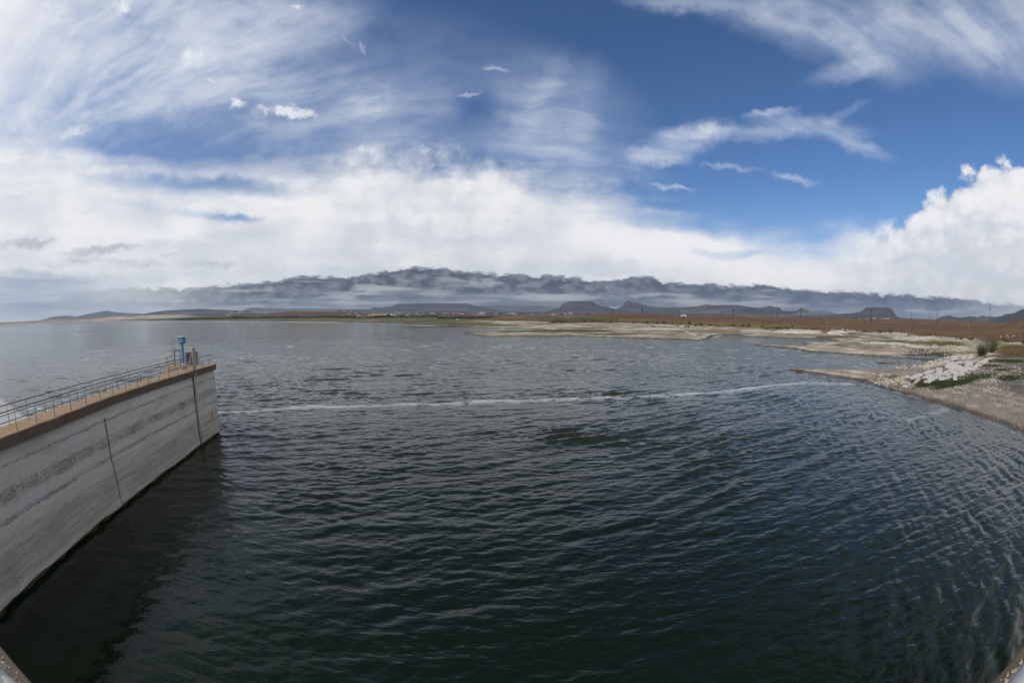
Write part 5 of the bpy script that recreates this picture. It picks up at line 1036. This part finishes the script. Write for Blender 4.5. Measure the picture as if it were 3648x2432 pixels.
def strip(name, ss, prof, mat, parent, smooth=False, close=True):
    """a solid swept along the wall: prof(s) -> list of (n, z)"""
    vs = []; fs = []; m = len(prof(ss[0]))
    for s in ss:
        for n, z in prof(s): vs.append(wp(s, n, z))
    for i in range(len(ss) - 1):
        for k in range(m if close else m - 1): a = i * m + k; c = i * m + (k + 1) % m; fs.append((a, c, c + m, a + m))
    fs += [tuple(range(m)), tuple(range(len(vs) - 1, len(vs) - m - 1, -1))]
    b = MB(); b.add(vs, fs); o = b.build(name, mat, parent, smooth); me = o.data; bm = bmesh.new(); bm.from_mesh(me); bmesh.ops.recalc_face_normals(bm, faces=bm.faces); bm.to_mesh(me); bm.free(); return o
wall = empty('wing_wall', (0, 0, 0), label='long grey weathered concrete wing wall standing in the lake', cat='wall')
SS = list(np.arange(-14, 46.6, .6)) + [46.9]
def lipz(s): return .30 + .16 * (float(fbm(np.array([s]), np.array([0.0]), 2.6, 4, 90)[0]) - .5) * 2.2
def fn(s): return .07 * (float(fbm(np.array([s]), np.array([5.0]), 1.6, 3, 91)[0]) - .5)
SF = list(np.arange(-14, 46.7, .25)) + [46.85]
def face_prof(s):
    o = n_off(s) * .5; lz = lipz(s); return [(-2.0, -3), (-2.0, 8.72), (o - .10, 8.72), (o - .06, 8.1), (o + .02, 8.05), (.05 + fn(s), 3.0), (.10 + fn(s), lz + .05), (.02, lz), (-.16, lz - .12), (-.20, -3)]
strip('face', SF, face_prof, M_FACE, wall)
strip('coping', SS, lambda s: [(-2.15 + (.25 if s > 40 else 0) * 0, 8.75), (-2.15, WZ), (n_off(s) + .18, WZ), (n_off(s) + .25 + .05 * math.sin(s * 1.7) * .3, WZ - .07), (n_off(s) + .22, 8.75)], M_COP, wall)
M_JOINT = simple('open_joint', (.020, .018, .016), rough=.9)
def joint(s, zt, zb, w, bend):
    b = MB(); N_ = 14
    for k in range(N_):
        z0 = zt + (zb - zt) * k / N_; z1 = zt + (zb - zt) * (k + 1) / N_; o = n_off(s) * .5 * max(0, min(1, (z0 - 3) / 5)) + .05; ww = w * (.7 + .6 * rs.random()); q = wp(s + bend * math.sin(k * .9) * .04, o + .012, (z0 + z1) / 2)
        b.box(q, (.07, ww, abs(z1 - z0) + .01), math.atan2(WT[1], WT[0]) - math.pi / 2)
    b.build('joint', M_JOINT, wall)
joint(19.6, 8.0, .25, .07, 1.0); joint(39.6, 8.7, .3, .20, .2); joint(44.6, 3.6, 2.3, .05, .6)
b = MB(); b.path([wp(39.95, .33, 9.2), wp(39.95, .30, 8.6), wp(39.95, .17, 8.0), wp(39.95, .16, 3.0), wp(39.95, .19, .1)], .05, 8); b.build('conduit', simple('grey_conduit', (.33, .33, .32), rough=.6), wall, True)
# rails along both edges
M_RAIL = simple('rail_steel', (.16, .15, .145), (.09, .07, .06), rough=.6, metal=.3, scale=4); M_POST = simple('post_steel', (.30, .29, .28), (.14, .12, .11), rough=.65, metal=.2, scale=3)
def railing(nfun, s0, s1, label, off):
    r = empty('handrail', tuple(wp(s0, nfun(s0), WZ)), label=label, cat='handrail'); o0 = wp(s0, nfun(s0), WZ)
    for s in np.arange(s0 + off, s1 + .05, 2.33):
        b = MB(); q = wp(s, nfun(s), WZ) - o0; b.tube(q, q + Vector((0, 0, 1.30)), .034, .032, 8); b.tube(q, q + Vector((0, 0, .03)), .09, .09, 8); b.build('post', M_POST, r, True)
    for hz, rad in ((1.32, .036), (.70, .028)) + (()):
        b = MB(); pts = [wp(s, nfun(s), WZ + hz + .015 * math.sin(s * 1.3)) - o0 for s in list(np.arange(s0, s1, 2.33)) + [s1]]; b.path(pts, rad, 8); b.build('rail', M_RAIL, r, True)
    return r
railing(lambda s: n_off(s) * .8 - .05 if s < 36 else n_off(s) - .02, -13.5, 46.3, 'rusty two-bar handrail along the near edge of the wing wall', .4)
railing(lambda s: -1.92, -13.5, 46.3, 'thinner two-bar handrail along the far edge of the wing wall', 1.2)
# blue gauge column with staff gauge
M_BLUE = simple('blue_paint', (.075, .235, .42), (.06, .19, .36), rough=.45, scale=1.5); M_WHT = simple('white_paint', (.62, .62, .60), rough=.6); M_BLK = simple('black_paint', (.02, .02, .022), rough=.6)
q = wp(40.25, -1.72, WZ); r = empty('gauge_column', q, label='bright blue round column with a square hopper head on the wing wall', cat='column')
b = MB(); b.tube((0, 0, .85), (0, 0, 3.30), .215, .215, 32); b.build('shaft', M_BLUE, r)
b = MB(); b.box((0, 0, 3.62), (.74, .74, .66)); b.add([(-.37, -.37, 3.29), (.37, -.37, 3.29), (.37, .37, 3.29), (-.37, .37, 3.29), (-.22, -.22, 3.14), (.22, -.22, 3.14), (.22, .22, 3.14), (-.22, .22, 3.14)], [(0, 4, 5, 1), (1, 5, 6, 2), (2, 6, 7, 3), (3, 7, 4, 0), (4, 7, 6, 5)]); b.build('head', M_BLUE, r)
b = MB(); b.box((0, 0, 4.0), (.98, .98, .07)); b.build('lid', M_WHT, r); b = MB(); b.path([(.36, 0, 3.35), (.46, 0, 4.25), (.52, 0, 4.32)], .025, 6); b.build('aerial', M_POST, r)
b = MB(); b.tube((0, 0, 0), (0, 0, .85), .185, .185, 16); gz = b.build('staff_gauge', M_WHT, r, True); b = MB()
ang = -bearing(653)
for k in range(7):
    for s_ in (-1, 1):
        if (k + (s_ > 0)) % 2 == 0: b.box(Matrix.Rotation(ang, 3, 'Z') @ Vector((s_ * .06, -.18, .10 + k * .105)), (.11, .03, .055), ang)
b.build('gauge_marks', M_BLK, gz)
b = MB(); b.path([(.21, -.05, 3.0), (.30, -.08, 2.4), (.42, -.1, 1.9), (.40, -.1, 1.4)], .028, 6); b.build('cable', simple('blue_cable', (.06, .12, .22), rough=.5), r)
# grey channel post with a pale brace
q = wp(39.95, .22, WZ - .1); r = empty('channel_post', q, label='grey steel channel post at the near edge of the wing wall', cat='post'); az_ = -bearing(694); M_CH = simple('grey_channel', (.27, .275, .29), rough=.6, metal=.1); b = MB()
b.box((0, 0, 1.4), (.40, .06, 2.75), az_ + .25); b.box(Matrix.Rotation(az_ + .25, 3, 'Z') @ Vector((-.20, .10, 1.4)), (.05, .24, 2.75), az_ + .25); b.box(Matrix.Rotation(az_ + .25, 3, 'Z') @ Vector((.20, .10, 1.4)), (.05, .24, 2.75), az_ + .25); b.build('channel', M_CH, r)
o1 = wp(39.6, -.95, WZ) - q; b = MB(); b.tube(o1, (-.22, .1, 2.45), .045, .045, 8); b.tube(o1 + Vector((.22, .1, 0)), (-.2, .1, 1.9), .035, .035, 8); b.build('brace', simple('pale_brace', (.50, .48, .44), rough=.6), r)
# round well behind the wall, reached by a slab
zc = WALL_C + WT * 44.6 + WN * -4.9; r = empty('intake_well', (zc[0], zc[1], 0), label='round concrete intake well with an orange-stained rim behind the wing wall', cat='well')
b = MB(); b.tube((0, 0, -3), (0, 0, 8.6), 1.75, 1.75, 32); b.build('shaft', simple('well_concrete', (.50, .47, .42), (.36, .33, .28), rough=.9, scale=.7), r, False)
b = MB(); b.tube((0, 0, 8.6), (0, 0, 9.45), 2.05, 2.05, 32); b.build('rim', simple('orange_concrete', (.40, .27, .155), (.28, .185, .11), rough=.9, scale=.8, bd=.03), r, False)
def on(s, n, z): v = wp(s, n, z); return v - Vector((zc[0], zc[1], 0))
b = MB(); P4 = [on(39.6, -1.9, 0), on(42.4, -1.9, 0), on(43.4, -4.2, 0), on(41.8, -4.6, 0)]; b.prism([(p.x, p.y) for p in P4], 9.05, 9.40); b.build('bridge_slab', simple('bridge_concrete', (.24, .19, .14), rough=.9, scale=.8), r)
for k in range(11):
    a = 2 * math.pi * k / 11; b = MB(); b.tube((math.cos(a) * 1.95, math.sin(a) * 1.95, 9.45), (math.cos(a) * 1.95, math.sin(a) * 1.95, 10.6), .025, .025, 6); b.build('guard_post', M_POST, r)
for hz in (10.0, 10.6): b = MB(); b.path([(math.cos(2 * math.pi * k / 22) * 1.95, math.sin(2 * math.pi * k / 22) * 1.95, hz) for k in range(19)], .025, 6); b.build('guard_rail', M_RAIL, r)
# ladder with a cage and the dark frame on the well
q = Vector((*at(627, 1291, 9.45)[:2], 9.45)); q = Vector((zc[0], zc[1], 9.45)) + Vector((.15, -.9, 0)); az_ = -bearing(630); Rz = Matrix.Rotation(az_, 3, 'Z'); r = empty('caged_ladder', q, az_, label='thin steel ladder with hoops rising left of the blue column', cat='ladder'); hgt = 3.55
for sx in (-.42, .12): b = MB(); b.tube((sx, 0, 0), (sx, 0, hgt), .028, .028, 6); b.build('stile', M_POST, r)
for k in range(11): b = MB(); b.tube((-.42, 0, .3 + k * .31), (.12, 0, .3 + k * .31), .016, .016, 6); b.build('rung', M_POST, r)
for k in range(5):
    b = MB(); z = 1.5 + k * .48; b.path([(-.15 + .42 * math.cos(t), -.36 + .42 * math.sin(t) * 1.0, z) for t in np.linspace(-.1 - math.pi * .0 + .9, 2 * math.pi - .9 + .1 + math.pi * 0 + .0, 12) + math.pi / 2], .014, 5); b.build('hoop', M_POST, r)
for t in (-2.2, -1.57, -.9): b = MB(); b.tube((-.15 + .42 * math.cos(t), -.36 + .42 * math.sin(t), 1.5), (-.15 + .42 * math.cos(t), -.36 + .42 * math.sin(t), 3.45), .012, .012, 5); b.build('cage_bar', M_POST, r)
r = empty('black_frame', q + Rz @ Vector((.45, -.3, 0)), az_, label='black steel door-like frame between ladder and blue column', cat='frame')
for sx in (-.42, .38): b = MB(); b.box((sx, 0, 1.05), (.09, .09, 2.1)); b.build('post', M_BLK, r)
b = MB(); b.box((0, 0, 2.14), (.95, .5, .10)); b.build('platform', M_BLK, r)
q = Vector((zc[0], zc[1], 0)) + Rz @ Vector((1.9, 1.0, 9.3)); r = empty('valve_house', q, az_, label='small grey concrete hut between blue column and channel post', cat='hut'); b = MB(); b.box((.25, 0, .9), (1.9, 1.2, 1.8)); b.build('wall', simple('hut_concrete', (.24, .225, .20), (.17, .155, .14), rough=.9, scale=1.0), r)
b = MB(); b.box((.25, -.02, 1.86), (2.05, 1.35, .12)); b.build('roof', simple('hut_roof', (.32, .30, .27), rough=.9), r); b = MB(); b.box((-.15, -.62, .85), (.75, .05, 1.5)); b.build('door', simple('dark_door', (.055, .05, .048), rough=.6), r); b = MB(); b.box((-.12, -.66, .9), (.06, .03, 1.3)); b.build('pipe', M_POST, r)
b = MB(); b.tube((0, 0, 0), (0, 0, 8.8), .9, .9, 20); o = b.build('hut_pier', simple('pier_concrete', (.30, .28, .25), rough=.9)); o.parent = r; o.location = (.25, 0, -9.3)

# pale concrete slope of the dam behind the wall
pts = [at(-260, 1440), at(18, 1451), at(62, 1466), at(96, 1500), at(60, 1540), at(-260, 1700)]
b = MB(); n = len(pts); lo = [(p[0], p[1], -.6) for p in pts]; dr = Vector((-math.cos(.2), -math.sin(.35), 0)); hi_ = []
for p in pts:
    k = 5.0 if p[0] > -70 else 7.0; hi_.append((p[0] + dr.x * 14, p[1] + dr.y * 14, 5.2))
b.add([(p[0], p[1], -.8) for p in pts] + [(p[0], p[1], .22) for p in pts] + hi_, [(k, (k + 1) % n, n + (k + 1) % n, n + k) for k in range(n)] + [(n + k, n + (k + 1) % n, 2 * n + (k + 1) % n, 2 * n + k) for k in range(n)] + [tuple(range(2 * n, 3 * n))])
o = b.build('embankment', simple('pale_lining', (.54, .525, .50), (.44, .425, .41), rough=.9, scale=.6)); me = o.data; bm = bmesh.new(); bm.from_mesh(me); bmesh.ops.recalc_face_normals(bm, faces=bm.faces); bm.to_mesh(me); bm.free(); tag(o, kind='structure')

# the dam walkway under the viewer: kerb and pipe rail show in the two lower corners
r = empty('dam_walkway', (0, 0, 0), label='brown concrete kerb of the dam walkway crossing the two lower corners', cat='walkway')
M_KERB = simple('kerb_concrete', (.13, .092, .066), (.085, .062, .046), rough=.9, scale=1.6, bd=.02)
hk = 1.15; b = MB(); b.box((0, -.02, H - hk - .35), (14, .52, .70)); b.build('kerb', M_KERB, r, bevel=.015)
b = MB(); b.box((0, -1.6, H - hk - .9), (14, 2.6, .5)); b.box((0, -1.5, (H - hk - 1.2) / 2 - 1.5), (14, 1.6, H - hk - 1.1 + 3)); b.build('deck', simple('deck_concrete', (.3, .28, .25), rough=.9), r)
b = MB(); rg = np.random.default_rng(4)
for i in range(1500):
    x = rg.uniform(-4.5, 4.5); 
    y = .175 + rg.normal(0, .016); s = rg.uniform(.004, .011); b.tube((x, y, H - hk - .002), (x + rg.normal(0, .002), y + rg.normal(0, .002), H - hk + s * .9), s, s * rg.uniform(.3, .7), 6)
tag(b.build('mortar_crumbs', simple('mortar', (.30, .24, .15), (.42, .38, .32), rough=.95, scale=20), r), kind='stuff')
r = empty('pipe_rail', (0, 0, H - .60), label='paint-splashed pale grey pipe handrail at the bottom corners', cat='handrail')
m, g, bs = mat_new('splashed_pipe'); P = pos(g); n = g.noise(g.mapping(P, (0, 0, 0), (0, 0, 0), (1, 1, 1)), 22, 5, .7); c = g.mix(g.ramp(n, .42, .56), (.16, .17, .17, 1), (.42, .43, .43, 1)); c = g.mix(g.ramp(g.noise(P, 9, 4, .6), .60, .66), c, (.75, .75, .73, 1)); c = g.mix(g.ramp(g.noise(P, 30, 3, .6), .66, .70), c, (.10, .06, .03, 1)); g.put(bs.inputs['Base Color'], c); bs.inputs['Roughness'].default_value = .5
b = MB(); b.tube((-4.5, .048, 0), (4.5, .048, 0), .042, .042, 28); b.build('rail', m, r, True)
for x in (-4.2, 4.2): b = MB(); b.tube((x, .048, -.60), (x, .048, -.02), .03, .03, 12); b.build('post', m, r, True)

# ------------------------------------------------------------------ thin air haze over the basin
b = MB(); b.box((0, 16500, 540), (66000, 37000, 1090)); 
hz = b.build('haze', None) if False else None
m = bpy.data.materials.new('haze'); m.use_nodes = True; m.node_tree.nodes.clear(); g = G(m.node_tree); out = g.n.new('ShaderNodeOutputMaterial'); pv = g.n.new('ShaderNodeVolumePrincipled'); g.l.new(pv.outputs[0], out.inputs['Volume'])
pv.inputs['Color'].default_value = (.62, .79, 1.0, 1); pv.inputs['Density'].default_value = HAZE_DENSITY; pv.inputs['Anisotropy'].default_value = .2
tag(b.build('haze', m), kind='stuff')
